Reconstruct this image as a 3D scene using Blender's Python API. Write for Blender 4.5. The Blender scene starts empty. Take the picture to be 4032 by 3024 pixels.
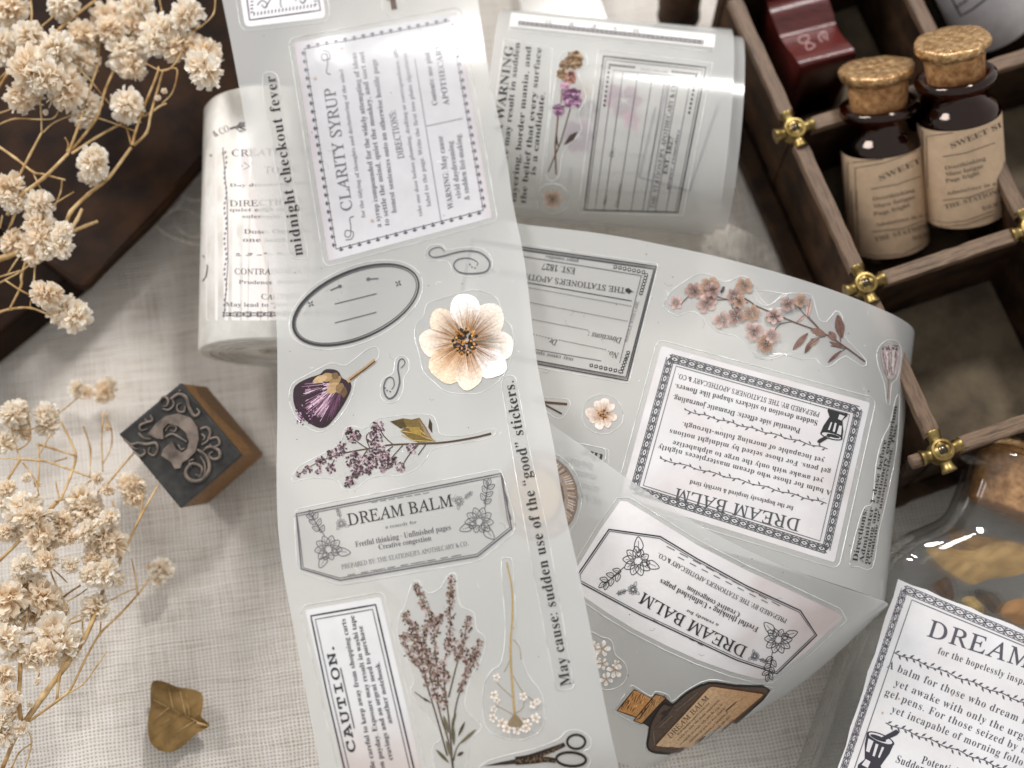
import bpy, bmesh, math, random
from mathutils import Vector, Matrix, Quaternion, noise
from mathutils.bvhtree import BVHTree
from mathutils.geometry import tessellate_polygon

# ------------------------------------------------------------------ camera, light, exposure
U = 0.01                      # the code works in centimetres; Blender units are metres
SC = bpy.context.scene
COL = SC.collection
rnd = random.Random(7)

F_PX, CX, CY = 5600.0, 2016.0, 1512.0          # focal length and centre, in photo pixels
PITCH, DIST = math.radians(72.0), 37.0         # camera looks down at 72 degrees
CAM = Vector((0, -DIST * math.cos(PITCH), DIST * math.sin(PITCH)))

cd = bpy.data.cameras.new('camera')
cd.sensor_width = 36.0
cd.lens = 36.0 * F_PX / 4032.0
cd.clip_start = 0.01
cd.clip_end = 20.0
cd.dof.use_dof = True
cd.dof.focus_distance = 31.6 * U
cd.dof.aperture_fstop = 8.5
cam = bpy.data.objects.new('camera', cd)
COL.objects.link(cam)
cam.location = CAM * U
cam.rotation_euler = (math.radians(90) - PITCH, 0, 0)
SC.camera = cam

world = bpy.data.worlds.new('World')
SC.world = world
world.use_nodes = True
bg = world.node_tree.nodes['Background']
bg.inputs['Color'].default_value = (0.99, 0.995, 1.0, 1)
bg.inputs['Strength'].default_value = 0.6


def lamp(name, loc, target, sx, sy, power, color):
    l = bpy.data.lights.new(name, 'AREA')
    l.shape = 'ELLIPSE'
    l.size, l.size_y = sx * U, sy * U
    l.energy = power
    l.color = color
    o = bpy.data.objects.new(name, l)
    COL.objects.link(o)
    o.location = Vector(loc) * U
    o.rotation_euler = (Vector(target) - Vector(loc)).to_track_quat('-Z', 'Y').to_euler()
    return o


lamp('window_light', (-100, 74, 104), (0, 0, 1), 66, 66, 19.0, (1.0, 0.98, 0.965))
lamp('ceiling_light', (17.5, 51.5, 69), (0, 2, 2), 11, 11, 3.6, (1.0, 0.98, 0.96))

SC.view_settings.view_transform = 'Standard'
SC.view_settings.look = 'None'
SC.view_settings.exposure = -0.1
SC.view_settings.gamma = 1.0
SC.view_settings.use_curve_mapping = False
SC.cycles.max_bounces = 12
SC.cycles.diffuse_bounces = 4
SC.cycles.transmission_bounces = 10
SC.cycles.transparent_max_bounces = 16
SC.cycles.use_denoising = True
SC.cycles.caustics_reflective = False
SC.cycles.sample_clamp_indirect = 4.0

# ------------------------------------------------------------------ projection helpers
_ct, _st = math.cos(PITCH), math.sin(PITCH)


def ray(px, py):
    a, b = (px - CX) / F_PX, -(py - CY) / F_PX
    return Vector((a, _ct + b * _st, -_st + b * _ct))


def P(px, py, z):
    """the point of the place at height z (cm) seen at photo pixel px, py"""
    d = ray(px, py)
    return CAM + d * ((z - CAM.z) / d.z)


def on_plane(px, py, p0, n):
    d = ray(px, py)
    return CAM + d * ((p0 - CAM).dot(n) / d.dot(n))


def lin(c):
    if isinstance(c, str):
        c = [int(c[i:i + 2], 16) / 255 for i in (0, 2, 4)]
    return tuple((x / 12.92 if x <= 0.04045 else ((x + 0.055) / 1.055) ** 2.4) for x in c) + (1.0,)


# ------------------------------------------------------------------ mesh builder
class MB:
    def __init__(self):
        self.v, self.f, self.c, self.m = [], [], [], []

    def vert(self, p, col=None):
        self.v.append((p[0], p[1], p[2]))
        self.c.append(col or (0.5, 0.5, 0.5, 1))
        return len(self.v) - 1

    def face(self, idx, mat=0):
        self.f.append(tuple(idx))
        self.m.append(mat)

    def add(self, pts, faces, col=None, mat=0):
        b = len(self.v)
        for p in pts:
            self.vert(p, col)
        for q in faces:
            self.face([b + i for i in q], mat)
        return b

    def box(self, c, sx, sy, sz, ax=None, ay=None, az=None, mat=0, col=None):
        ax = ax or Vector((1, 0, 0)); ay = ay or Vector((0, 1, 0)); az = az or Vector((0, 0, 1))
        c = Vector(c)
        pts = [c + ax * (i * sx / 2) + ay * (j * sy / 2) + az * (k * sz / 2)
               for i in (-1, 1) for j in (-1, 1) for k in (-1, 1)]
        self.add(pts, [(0, 1, 3, 2), (4, 6, 7, 5), (0, 4, 5, 1), (2, 3, 7, 6), (0, 2, 6, 4), (1, 5, 7, 3)], col, mat)

    def tube(self, pts, rads, n=6, col=None, cols=None, mat=0, cap=True):
        pts = [Vector(p) for p in pts]
        if isinstance(rads, (int, float)):
            rads = [rads] * len(pts)
        b = len(self.v)
        prev = None
        for i, p in enumerate(pts):
            t = (pts[min(i + 1, len(pts) - 1)] - pts[max(i - 1, 0)])
            t = t.normalized() if t.length > 1e-9 else Vector((0, 0, 1))
            if prev is None:
                a = t.orthogonal().normalized()
            else:
                a = prev - t * prev.dot(t)
                a = a.normalized() if a.length > 1e-6 else t.orthogonal().normalized()
            prev = a
            bb = t.cross(a)
            for k in range(n):
                an = 2 * math.pi * k / n
                self.vert(p + (a * math.cos(an) + bb * math.sin(an)) * rads[i], cols[i] if cols else col)
        for i in range(len(pts) - 1):
            for k in range(n):
                k2 = (k + 1) % n
                self.face((b + i * n + k, b + i * n + k2, b + (i + 1) * n + k2, b + (i + 1) * n + k), mat)
        if cap:
            self.face([b + k for k in range(n)][::-1], mat)
            e = b + (len(pts) - 1) * n
            self.face([e + k for k in range(n)], mat)

    def loft(self, rings, closed=True, cap0=True, cap1=True, mat=0, col=None):
        n = len(rings[0])
        b = len(self.v)
        for r in rings:
            for p in r:
                self.vert(p, col)
        for i in range(len(rings) - 1):
            for k in range(n if closed else n - 1):
                k2 = (k + 1) % n
                self.face((b + i * n + k, b + i * n + k2, b + (i + 1) * n + k2, b + (i + 1) * n + k), mat)
        if cap0:
            self.face([b + k for k in range(n)][::-1], mat)
        if cap1:
            e = b + (len(rings) - 1) * n
            self.face([e + k for k in range(n)], mat)

    def mesh(self, name, smooth=True):
        me = bpy.data.meshes.new(name)
        me.from_pydata([(x * U, y * U, z * U) for x, y, z in self.v], [], self.f)
        at = me.color_attributes.new('Col', 'FLOAT_COLOR', 'POINT')
        flat = [q for c in self.c for q in c]
        at.data.foreach_set('color', flat)
        me.polygons.foreach_set('material_index', self.m)
        if smooth:
            me.polygons.foreach_set('use_smooth', [True] * len(me.polygons))
        me.update()
        return me

    def build(self, name, mats, parent=None, smooth=True, auto=None):
        me = self.mesh(name, smooth)
        for m in (mats if isinstance(mats, (list, tuple)) else [mats]):
            me.materials.append(m)
        if auto is not None and smooth:
            me.set_sharp_from_angle(angle=math.radians(auto))
        return link(name, me, parent)


def link(name, data, parent=None):
    o = bpy.data.objects.new(name, data)
    COL.objects.link(o)
    if parent is not None:
        o.parent = parent
        o.matrix_parent_inverse = Matrix.Translation(parent.location).inverted()
    return o


def tag(o, label=None, cat=None, group=None, kind=None):
    if label: o['label'] = label
    if cat: o['category'] = cat
    if group: o['group'] = group
    if kind: o['kind'] = kind
    return o


def thing(name, loc, label, cat, group=None):
    e = bpy.data.objects.new(name, None)
    e.empty_display_size = 0.01
    COL.objects.link(e)
    e.location = Vector(loc) * U
    return tag(e, label, cat, group)


# ------------------------------------------------------------------ curves
def cr(p0, p1, p2, p3, t):
    return 0.5 * ((2 * p1) + (p2 - p0) * t + (2 * p0 - 5 * p1 + 4 * p2 - p3) * t * t + (3 * p1 - p0 - 3 * p2 + p3) * t ** 3)


def spline(pts, n=6, closed=False):
    pts = [Vector(p) for p in pts]
    m = len(pts)
    out = []
    segs = m if closed else m - 1
    for i in range(segs):
        if closed:
            q = [pts[(i - 1) % m], pts[i], pts[(i + 1) % m], pts[(i + 2) % m]]
        else:
            q = [pts[max(i - 1, 0)], pts[i], pts[i + 1], pts[min(i + 2, m - 1)]]
        for k in range(n):
            out.append(cr(*q, k / n))
    if not closed:
        out.append(pts[-1])
    return out


# ------------------------------------------------------------------ materials
def nodes(name):
    m = bpy.data.materials.new(name)
    m.use_nodes = True
    nt = m.node_tree
    nt.nodes.clear()
    out = nt.nodes.new('ShaderNodeOutputMaterial')
    return m, nt, out


def N(nt, kind, **kw):
    n = nt.nodes.new('ShaderNode' + kind)
    for k, v in kw.items():
        k = k.replace('_', ' ') if k not in ('operation', 'blend_type', 'data_type', 'noise_dimensions', 'wave_type', 'bands_direction', 'wave_profile', 'attribute_name', 'feature') else k
        if hasattr(n, k) and not (k in n.inputs):
            setattr(n, k, v)
        else:
            n.inputs[k].default_value = v
    return n


def L(nt, a, b):
    nt.links.new(a, b)


def ramp(nt, fac, stops):
    r = nt.nodes.new('ShaderNodeValToRGB')
    el = r.color_ramp.elements
    while len(el) < len(stops):
        el.new(0.5)
    for e, (p, c) in zip(el, stops):
        e.position = p
        e.color = c if len(c) == 4 else (*c, 1)
    L(nt, fac, r.inputs['Fac'])
    return r.outputs['Color']


def coords(nt, scale=(1, 1, 1), rot=(0, 0, 0), obj=True):
    tc = nt.nodes.new('ShaderNodeTexCoord')
    mp = nt.nodes.new('ShaderNodeMapping')
    mp.inputs['Scale'].default_value = scale
    ro = nt.nodes.new('ShaderNodeMapping')           # turn first, stretch afterwards
    ro.inputs['Rotation'].default_value = rot
    L(nt, tc.outputs['Object'], ro.inputs['Vector'])
    L(nt, ro.outputs['Vector'], mp.inputs['Vector'])
    return mp.outputs['Vector']


def principled(nt, out, **kw):
    b = nt.nodes.new('ShaderNodeBsdfPrincipled')
    for k, v in kw.items():
        b.inputs[k.replace('_', ' ')].default_value = v
    L(nt, b.outputs[0], out.inputs['Surface'])
    return b


def bump(nt, h, strength, dist):
    b = nt.nodes.new('ShaderNodeBump')
    b.inputs['Strength'].default_value = strength
    b.inputs['Distance'].default_value = dist * U
    L(nt, h, b.inputs['Height'])
    return b.outputs['Normal']


def mat_noise(name, c1, c2, scale, rough=0.6, stretch=(1, 1, 1), bmp=0.0, detail=5.0, spec=0.3, metallic=0.0, rot=(0, 0, 0), lo=0.35, hi=0.65, bdist=0.02):
    m, nt, out = nodes(name)
    v = coords(nt, stretch, rot)
    n = N(nt, 'TexNoise', Scale=scale / U, Detail=detail, Roughness=0.6)
    L(nt, v, n.inputs['Vector'])
    col = ramp(nt, n.outputs['Fac'], [(lo, lin(c1)), (hi, lin(c2))])
    b = principled(nt, out, Roughness=rough, Metallic=metallic)
    b.inputs['Specular IOR Level'].default_value = spec
    L(nt, col, b.inputs['Base Color'])
    if bmp:
        L(nt, bump(nt, n.outputs['Fac'], bmp, bdist), b.inputs['Normal'])
    return m


def mat_vcol(name, rough=0.4, spec=0.4, grain=0.0, gscale=8.0, trans=0.0, bmp=0.0):
    m, nt, out = nodes(name)
    a = N(nt, 'VertexColor')
    a.layer_name = 'Col'
    col = a.outputs['Color']
    if grain:
        v = coords(nt)
        n = N(nt, 'TexNoise', Scale=gscale / U, Detail=4.0, Roughness=0.65)
        L(nt, v, n.inputs['Vector'])
        mr = N(nt, 'MapRange')
        mr.inputs['From Min'].default_value = 0.3
        mr.inputs['From Max'].default_value = 0.7
        mr.inputs['To Min'].default_value = 1 - grain
        mr.inputs['To Max'].default_value = 1 + grain
        L(nt, n.outputs['Fac'], mr.inputs['Value'])
        mx = nt.nodes.new('ShaderNodeVectorMath')
        mx.operation = 'SCALE'
        L(nt, col, mx.inputs[0])
        L(nt, mr.outputs[0], mx.inputs['Scale'])
        col = mx.outputs[0]
    b = nt.nodes.new('ShaderNodeBsdfPrincipled')
    b.inputs['Roughness'].default_value = rough
    b.inputs['Specular IOR Level'].default_value = spec
    L(nt, col, b.inputs['Base Color'])
    if bmp:
        L(nt, bump(nt, n.outputs['Fac'], bmp, 0.02), b.inputs['Normal'])
    if trans:
        t = nt.nodes.new('ShaderNodeBsdfTranslucent')
        L(nt, col, t.inputs['Color'])
        mx = nt.nodes.new('ShaderNodeMixShader')
        mx.inputs[0].default_value = trans
        L(nt, b.outputs[0], mx.inputs[1])
        L(nt, t.outputs[0], mx.inputs[2])
        L(nt, mx.outputs[0], out.inputs['Surface'])
    else:
        L(nt, b.outputs[0], out.inputs['Surface'])
    return m


def mat_film(name, haze, back=False, tint='f0f0ee', rough=0.42, clear=0.52):
    """milky release film: haze on the front face, part clear and part rough see-through"""
    m, nt, out = nodes(name)
    rf = nt.nodes.new('ShaderNodeBsdfRefraction')
    rf.inputs['Roughness'].default_value = rough
    rf.inputs['IOR'].default_value = 1.16
    rf.inputs['Color'].default_value = lin('fbfbfa')
    tp = nt.nodes.new('ShaderNodeBsdfTransparent')
    tp.inputs['Color'].default_value = lin('fbfbfa')
    m0 = nt.nodes.new('ShaderNodeMixShader')
    m0.inputs[0].default_value = clear
    L(nt, rf.outputs[0], m0.inputs[1])
    L(nt, tp.outputs[0], m0.inputs[2])
    if back:
        L(nt, m0.outputs[0], out.inputs['Surface'])
        return m
    df = nt.nodes.new('ShaderNodeBsdfDiffuse')
    df.inputs['Color'].default_value = lin(tint)
    tr = nt.nodes.new('ShaderNodeBsdfTranslucent')
    tr.inputs['Color'].default_value = lin(tint)
    m1 = nt.nodes.new('ShaderNodeMixShader')
    m1.inputs[0].default_value = 0.3
    L(nt, df.outputs[0], m1.inputs[1])
    L(nt, tr.outputs[0], m1.inputs[2])
    m2 = nt.nodes.new('ShaderNodeMixShader')
    m2.inputs[0].default_value = haze
    L(nt, m0.outputs[0], m2.inputs[1])
    L(nt, m1.outputs[0], m2.inputs[2])
    gl = nt.nodes.new('ShaderNodeBsdfGlossy')
    gl.inputs['Roughness'].default_value = 0.16
    m3 = nt.nodes.new('ShaderNodeMixShader')
    L(nt, sheen(nt, 0.03, 0.6), m3.inputs[0])
    L(nt, m2.outputs[0], m3.inputs[1])
    L(nt, gl.outputs[0], m3.inputs[2])
    L(nt, m3.outputs[0], out.inputs['Surface'])
    return m


def sheen(nt, f0, k, p=4.0):
    """reflectance that rises towards grazing view, the same from both sides"""
    lw = nt.nodes.new('ShaderNodeLayerWeight')
    lw.inputs['Blend'].default_value = 0.5
    pw = N(nt, 'Math', operation='POWER')
    L(nt, lw.outputs['Facing'], pw.inputs[0]); pw.inputs[1].default_value = p
    ma = N(nt, 'Math', operation='MULTIPLY_ADD')
    L(nt, pw.outputs[0], ma.inputs[0]); ma.inputs[1].default_value = k; ma.inputs[2].default_value = f0
    return ma.outputs[0]


def mat_clear(name, tint=(1, 1, 1, 1), rough=0.05, edge=0.6):
    """thin clear sheet: see-through with a surface sheen"""
    m, nt, out = nodes(name)
    t = nt.nodes.new('ShaderNodeBsdfTransparent')
    t.inputs['Color'].default_value = tint
    g = nt.nodes.new('ShaderNodeBsdfGlossy')
    g.inputs['Roughness'].default_value = rough
    mx = nt.nodes.new('ShaderNodeMixShader')
    L(nt, sheen(nt, 0.045, edge), mx.inputs[0])
    L(nt, t.outputs[0], mx.inputs[1])
    L(nt, g.outputs[0], mx.inputs[2])
    L(nt, mx.outputs[0], out.inputs['Surface'])
    return m


def mat_cloth():
    m, nt, out = nodes('linen_weave')
    rz = math.radians(-9)
    v = coords(nt, (1, 1, 1), (0, 0, rz))
    # slow wander so that the threads are not ruler straight
    nz = N(nt, 'TexNoise', Scale=0.9 / U, Detail=3.0)
    L(nt, v, nz.inputs['Vector'])
    ad = nt.nodes.new('ShaderNodeVectorMath'); ad.operation = 'SCALE'
    L(nt, nz.outputs['Color'], ad.inputs[0])
    ad.inputs['Scale'].default_value = 0.15 * U
    sm = nt.nodes.new('ShaderNodeVectorMath'); sm.operation = 'ADD'
    L(nt, v, sm.inputs[0]); L(nt, ad.outputs[0], sm.inputs[1])
    sep = nt.nodes.new('ShaderNodeSeparateXYZ')
    L(nt, sm.outputs[0], sep.inputs[0])

    def wave(sock, pitch, phase=0.0):
        a = N(nt, 'Math', operation='MULTIPLY_ADD')
        L(nt, sock, a.inputs[0]); a.inputs[1].default_value = math.pi / (pitch * U); a.inputs[2].default_value = phase
        s = N(nt, 'Math', operation='SINE'); L(nt, a.outputs[0], s.inputs[0])
        b = N(nt, 'Math', operation='ABSOLUTE'); L(nt, s.outputs[0], b.inputs[0])
        return b.outputs[0]
    wx, wy = wave(sep.outputs['X'], 0.094), wave(sep.outputs['Y'], 0.088)
    mx = N(nt, 'Math', operation='MAXIMUM'); L(nt, wx, mx.inputs[0]); L(nt, wy, mx.inputs[1])
    ml = N(nt, 'Math', operation='MULTIPLY'); L(nt, wx, ml.inputs[0]); L(nt, wy, ml.inputs[1])
    # thick and thin threads
    tn = N(nt, 'TexNoise', Scale=1.0 / U, Detail=4.0)
    tv = nt.nodes.new('ShaderNodeMapping'); tv.inputs['Scale'].default_value = (0.8, 14.0, 1)
    L(nt, sm.outputs[0], tv.inputs['Vector']); L(nt, tv.outputs[0], tn.inputs['Vector'])
    tn2 = N(nt, 'TexNoise', Scale=1.0 / U, Detail=4.0)
    tv2 = nt.nodes.new('ShaderNodeMapping'); tv2.inputs['Scale'].default_value = (14.0, 0.8, 1)
    L(nt, sm.outputs[0], tv2.inputs['Vector']); L(nt, tv2.outputs[0], tn2.inputs['Vector'])
    av = N(nt, 'Math', operation='MULTIPLY_ADD')
    L(nt, tn.outputs['Fac'], av.inputs[0]); av.inputs[1].default_value = 0.6
    sc2 = N(nt, 'Math', operation='MULTIPLY'); L(nt, tn2.outputs['Fac'], sc2.inputs[0]); sc2.inputs[1].default_value = 0.4
    L(nt, sc2.outputs[0], av.inputs[2])
    gap = ramp(nt, mx.outputs[0], [(0.1, lin('5c544c')), (0.46, lin('d0c9c2')), (0.9, lin('e6e1db'))])
    thr = ramp(nt, av.outputs[0], [(0.34, lin('dcd6cf')), (0.47, lin('f4f1ed')), (0.66, lin('ffffff'))])
    mc = nt.nodes.new('ShaderNodeMix'); mc.data_type = 'RGBA'; mc.blend_type = 'MULTIPLY'
    mc.inputs[0].default_value = 1.0
    L(nt, gap, mc.inputs[6]); L(nt, thr, mc.inputs[7])
    b = principled(nt, out, Roughness=0.95)
    b.inputs['Specular IOR Level'].default_value = 0.1
    L(nt, mc.outputs[2], b.inputs['Base Color'])
    hh = N(nt, 'Math', operation='MULTIPLY_ADD')
    L(nt, mx.outputs[0], hh.inputs[0]); hh.inputs[1].default_value = 1.0
    L(nt, av.outputs[0], hh.inputs[2])
    L(nt, bump(nt, hh.outputs[0], 0.9, 0.03), b.inputs['Normal'])
    return m


def mat_wood(name, dark, light, scale=2.0, rough=0.5, axis=0, spec=0.3, rotz=0.0):
    m, nt, out = nodes(name)
    st = [9.0, 9.0, 9.0]
    st[axis] = 0.8
    v = coords(nt, tuple(st), (0, 0, rotz))
    n = N(nt, 'TexNoise', Scale=scale / U, Detail=6.0, Roughness=0.65)
    L(nt, v, n.inputs['Vector'])
    col = ramp(nt, n.outputs['Fac'], [(0.3, lin(dark)), (0.55, lin(light)), (0.72, lin(dark))])
    b = principled(nt, out, Roughness=rough)
    b.inputs['Specular IOR Level'].default_value = spec
    L(nt, col, b.inputs['Base Color'])
    L(nt, bump(nt, n.outputs['Fac'], 0.35, 0.02), b.inputs['Normal'])
    return m


M = {}
M['cloth'] = mat_cloth()
M['thread'] = mat_noise('linen_thread', 'cfc6ba', 'efe9e0', 6.0, 0.9)
M['film'] = mat_film('milky_film', 0.55)
M['film_back'] = mat_film('milky_film_underside', 0.3, back=True, clear=0.85)
M['film_thin'] = mat_film('thin_milky_film', 0.46, rough=0.25, clear=0.55, tint='f6f6f4')
M['roll_film'] = mat_noise('rolled_film_layers', 'd9d4cb', 'eeebe5', 1.4, 0.25, (1, 1, 1), spec=0.5)
M['print'] = mat_vcol('sticker_print', 0.3, 0.5)
M['art'] = mat_vcol('sticker_art_print', 0.42, 0.22, grain=0.22, gscale=14.0)
M['paper'] = mat_vcol('sticker_paper', 0.13, 0.4, grain=0.05, gscale=1.6)
M['clear'] = mat_clear('clear_sticker_vinyl', rough=0.12)
M['ridge'] = mat_noise('kiss_cut_ridge', 'c9cac6', 'fbfbf9', 2.2, 0.12, spec=0.9)
M['petal'] = mat_vcol('dried_petal', 0.85, 0.1, grain=0.1, gscale=9.0, trans=0.42)
M['stem'] = mat_noise('dried_stem', 'a07a48', 'd8bb8c', 2.5, 0.7, spec=0.2)
M['leaf'] = mat_vcol('dried_leaf', 0.75, 0.2, grain=0.22, gscale=3.0, trans=0.25, bmp=0.4)
M['leather'] = mat_noise('dark_leather', '1a0e09', '35200f', 0.9, 0.62, bmp=0.15, spec=0.12)
M['leather2'] = mat_noise('dark_leather_under', '170d08', '2a1a0e', 0.8, 0.7, bmp=0.15, spec=0.1)
M['wood_block'] = mat_wood('stamp_wood', '51371d', '8a6234', 1.6, 0.5, axis=2)
M['plate'] = mat_noise('stamp_plate', '232221', '3e3c39', 2.4, 0.4, bmp=0.35, spec=0.4)
M['relief'] = mat_noise('stamp_relief', '4f453d', '85766b', 3.0, 0.4, spec=0.5, bmp=0.2)
M['tray_wood'] = mat_noise('tray_dark_wood', '21160e', '4a3423', 1.2, 0.72, (1, 1, 1), bmp=0.3, spec=0.2)
M['tray_floor'] = mat_noise('tray_floor_wood', '5d5142', '7f715c', 1.0, 0.8, (1, 1, 1), bmp=0.2)
M['rail'] = mat_wood('rail_wood', '38291d', '7d6550', 1.3, 0.55, axis=0, spec=0.45, rotz=math.radians(-19.5))
M['rail_cross'] = mat_wood('rail_wood_long', '36281d', '775f4b', 1.3, 0.55, axis=0, spec=0.45, rotz=math.radians(70.8))
M['brass'] = mat_noise('brass', '6a5732', 'a8925f', 3.0, 0.4, metallic=1.0, bmp=0.1)
M['rivet'] = mat_noise('rivet_metal', '3c352c', '6a5f50', 4.0, 0.25, metallic=1.0)
M['cork'] = mat_noise('cork', '8b5a34', 'c99a67', 5.0, 0.8, bmp=0.5)
M['cork_warm'] = mat_noise('cork_warm', '9a683a', 'dca872', 4.5, 0.75, bmp=0.5)
M['core'] = mat_noise('roll_core', 'b0a698', 'd0c8bc', 3.0, 0.6, bmp=0.3)
M['gold'] = mat_noise('crinkled_gold_wax', 'a07548', 'e3bd8a', 6.0, 0.32, bmp=0.9, spec=0.8, metallic=0.7, bdist=0.06, detail=4.0)
M['red_wood'] = mat_wood('red_polished_wood', '361210', '5f2420', 1.2, 0.3, axis=0, spec=0.7)
M['label_tan'] = mat_vcol('tan_label_paper', 0.75, 0.2, grain=0.1, gscale=3.0)
M['black_glass'] = mat_noise('black_glass', '060606', '0d0f10', 2.0, 0.06, spec=0.8)
M['jar_glass'] = mat_clear('jar_glass', (0.97, 0.975, 0.97, 1), 0.03, 0.55)
_nt = M['jar_glass'].node_tree
_tb = [n for n in _nt.nodes if n.type == 'BSDF_TRANSPARENT'][0]
_e = sheen(_nt, 0.0, 1.0, 3.0)
L(_nt, ramp(_nt, _e, [(0.0, (0.97, 0.975, 0.97, 1)), (0.4, (0.93, 0.93, 0.925, 1)), (0.95, (0.5, 0.5, 0.49, 1))]), _tb.inputs['Color'])
_g = _nt.nodes.new('ShaderNodeBsdfGlass')
_g.inputs['IOR'].default_value = 1.45
_g.inputs['Roughness'].default_value = 0.02
_mx = _nt.nodes.new('ShaderNodeMixShader')
_mx.inputs[0].default_value = 0.28
_o = [n for n in _nt.nodes if n.type == 'OUTPUT_MATERIAL'][0]
L(_nt, _o.inputs['Surface'].links[0].from_socket, _mx.inputs[1])
L(_nt, _g.outputs[0], _mx.inputs[2])
L(_nt, _mx.outputs[0], _o.inputs['Surface'])


def mat_amber():
    m, nt, out = nodes('amber_glass')
    t = nt.nodes.new('ShaderNodeBsdfTransparent')
    t.inputs['Color'].default_value = (0.42, 0.15, 0.012, 1)
    g = nt.nodes.new('ShaderNodeBsdfGlass')
    g.inputs['Roughness'].default_value = 0.02
    g.inputs['IOR'].default_value = 1.5
    g.inputs['Color'].default_value = (0.42, 0.15, 0.012, 1)
    mx = nt.nodes.new('ShaderNodeMixShader')
    mx.inputs[0].default_value = 0.6
    L(nt, t.outputs[0], mx.inputs[1]); L(nt, g.outputs[0], mx.inputs[2])
    gl = nt.nodes.new('ShaderNodeBsdfGlossy')
    gl.inputs['Roughness'].default_value = 0.025
    m2 = nt.nodes.new('ShaderNodeMixShader')
    L(nt, sheen(nt, 0.05, 0.7, 3.0), m2.inputs[0])
    L(nt, mx.outputs[0], m2.inputs[1]); L(nt, gl.outputs[0], m2.inputs[2])
    L(nt, m2.outputs[0], out.inputs['Surface'])
    return m


M['amber'] = mat_amber()

# ------------------------------------------------------------------ curved sheets and print on them
class Surf:
    def __init__(self, cols, nu=8, nv=14, ripple=0.0):
        """cols: control columns along the sheet, each a list of points across it (cm)"""
        k = len(cols[0])
        rows = [spline([c[j] for c in cols], nu) for j in range(k)]
        self.grid = []
        for i in range(len(rows[0])):
            cp = [r[i] for r in rows]
            if k == 2:
                line = [cp[0].lerp(cp[1], j / nv) for j in range(nv + 1)]
            else:
                line = spline(cp, max(1, nv // (k - 1)))
            self.grid.append(line)
        if ripple:
            for r in self.grid:                      # slack film is never quite flat
                for p in r:
                    p.z += ripple * (noise.noise(p * 0.45) + 0.5 * noise.noise(p * 1.1 + Vector((7, 3, 1))))
        self.finish()

    def finish(self):
        g = self.grid
        self.n, self.m = len(g), len(g[0])
        vs = [p for r in g for p in r]
        m = self.m
        fs = [(i * m + j, i * m + j + 1, (i + 1) * m + j + 1, (i + 1) * m + j)
              for i in range(self.n - 1) for j in range(m - 1)]
        self.bvh = BVHTree.FromPolygons(vs, fs)
        self.norm = []
        for i in range(self.n):
            for j in range(m):
                du = g[min(i + 1, self.n - 1)][j] - g[max(i - 1, 0)][j]
                dv = g[i][min(j + 1, m - 1)] - g[i][max(j - 1, 0)]
                self.norm.append(du.cross(dv).normalized())
        c = (self.n // 2) * m + m // 2
        if getattr(self, 'flip', None) is None:
            self.flip = self.norm[c].dot(CAM - vs[c]) < 0
        if self.flip:
            self.norm = [-q for q in self.norm]

    def hit(self, px, py):
        d = ray(px, py).normalized()
        loc, n, i, dist = self.bvh.ray_cast(CAM, d)
        if loc is None:
            return None
        if n.dot(d) > 0:
            n = -n
        return loc, n

    def film(self, name, parent, mats, th=0.02):
        mb = MB()
        n, m = self.n, self.m
        for r in self.grid:
            for p in r:
                mb.vert(p)
        k = 0
        for r in self.grid:
            for p in r:
                mb.vert(p - self.norm[k] * th)
                k += 1
        o = n * m
        for i in range(n - 1):
            for j in range(m - 1):
                a, b, c, d = i * m + j, i * m + j + 1, (i + 1) * m + j + 1, (i + 1) * m + j
                q = (a, d, c, b) if self.flip else (a, b, c, d)
                mb.face(q[::-1] if self._rev() else q, 0)
                q2 = tuple(o + x for x in q[::-1])
                mb.face(q2[::-1] if self._rev() else q2, 1)
        for i in range(n - 1):
            for j in (0, m - 1):
                a, b = i * m + j, (i + 1) * m + j
                mb.face((a, b, o + b, o + a), 1)
        for j in range(m - 1):
            for i in (0, n - 1):
                a, b = i * m + j, i * m + j + 1
                mb.face((a, b, o + b, o + a), 1)
        ob = mb.build(name, mats, parent)
        bm = bmesh.new(); bm.from_mesh(ob.data)
        bmesh.ops.recalc_face_normals(bm, faces=bm.faces)
        bm.to_mesh(ob.data); bm.free()
        ob.data.set_sharp_from_angle(angle=math.radians(50))
        return ob

    def _rev(self):
        return False


class MeshSurf(Surf):
    """any mesh builder used as the surface that print lies on"""
    def __init__(self, mb):
        self.bvh = BVHTree.FromPolygons([Vector(v) for v in mb.v], mb.f)


class PlaneSurf(Surf):
    def __init__(self, p0, n):
        self.p0, self.n0 = p0, n.normalized()

    def hit(self, px, py):
        return on_plane(px, py, self.p0, self.n0), self.n0


def _alt(s, up, lo, num=None, special=None):
    o = ''
    for c in s:
        if special and c in special: o += special[c]
        elif 'A' <= c <= 'Z': o += chr(up + ord(c) - 65)
        elif 'a' <= c <= 'z': o += chr(lo + ord(c) - 97)
        elif num and '0' <= c <= '9': o += chr(num + ord(c) - 48)
        else: o += c
    return o


FONT = {
    'b': lambda s: _alt(s, 0x1D400, 0x1D41A, 0x1D7CE),
    'i': lambda s: _alt(s, 0x1D434, 0x1D44E, None, {'h': '\u210e'}),
    'r': lambda s: _alt(s, 0x1D434, 0x1D44E, None, {'h': '\u210e'}),
    'm': lambda s: _alt(s, 0x1D670, 0x1D68A, 0x1D7F6),
}
_tc = {}


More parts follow.
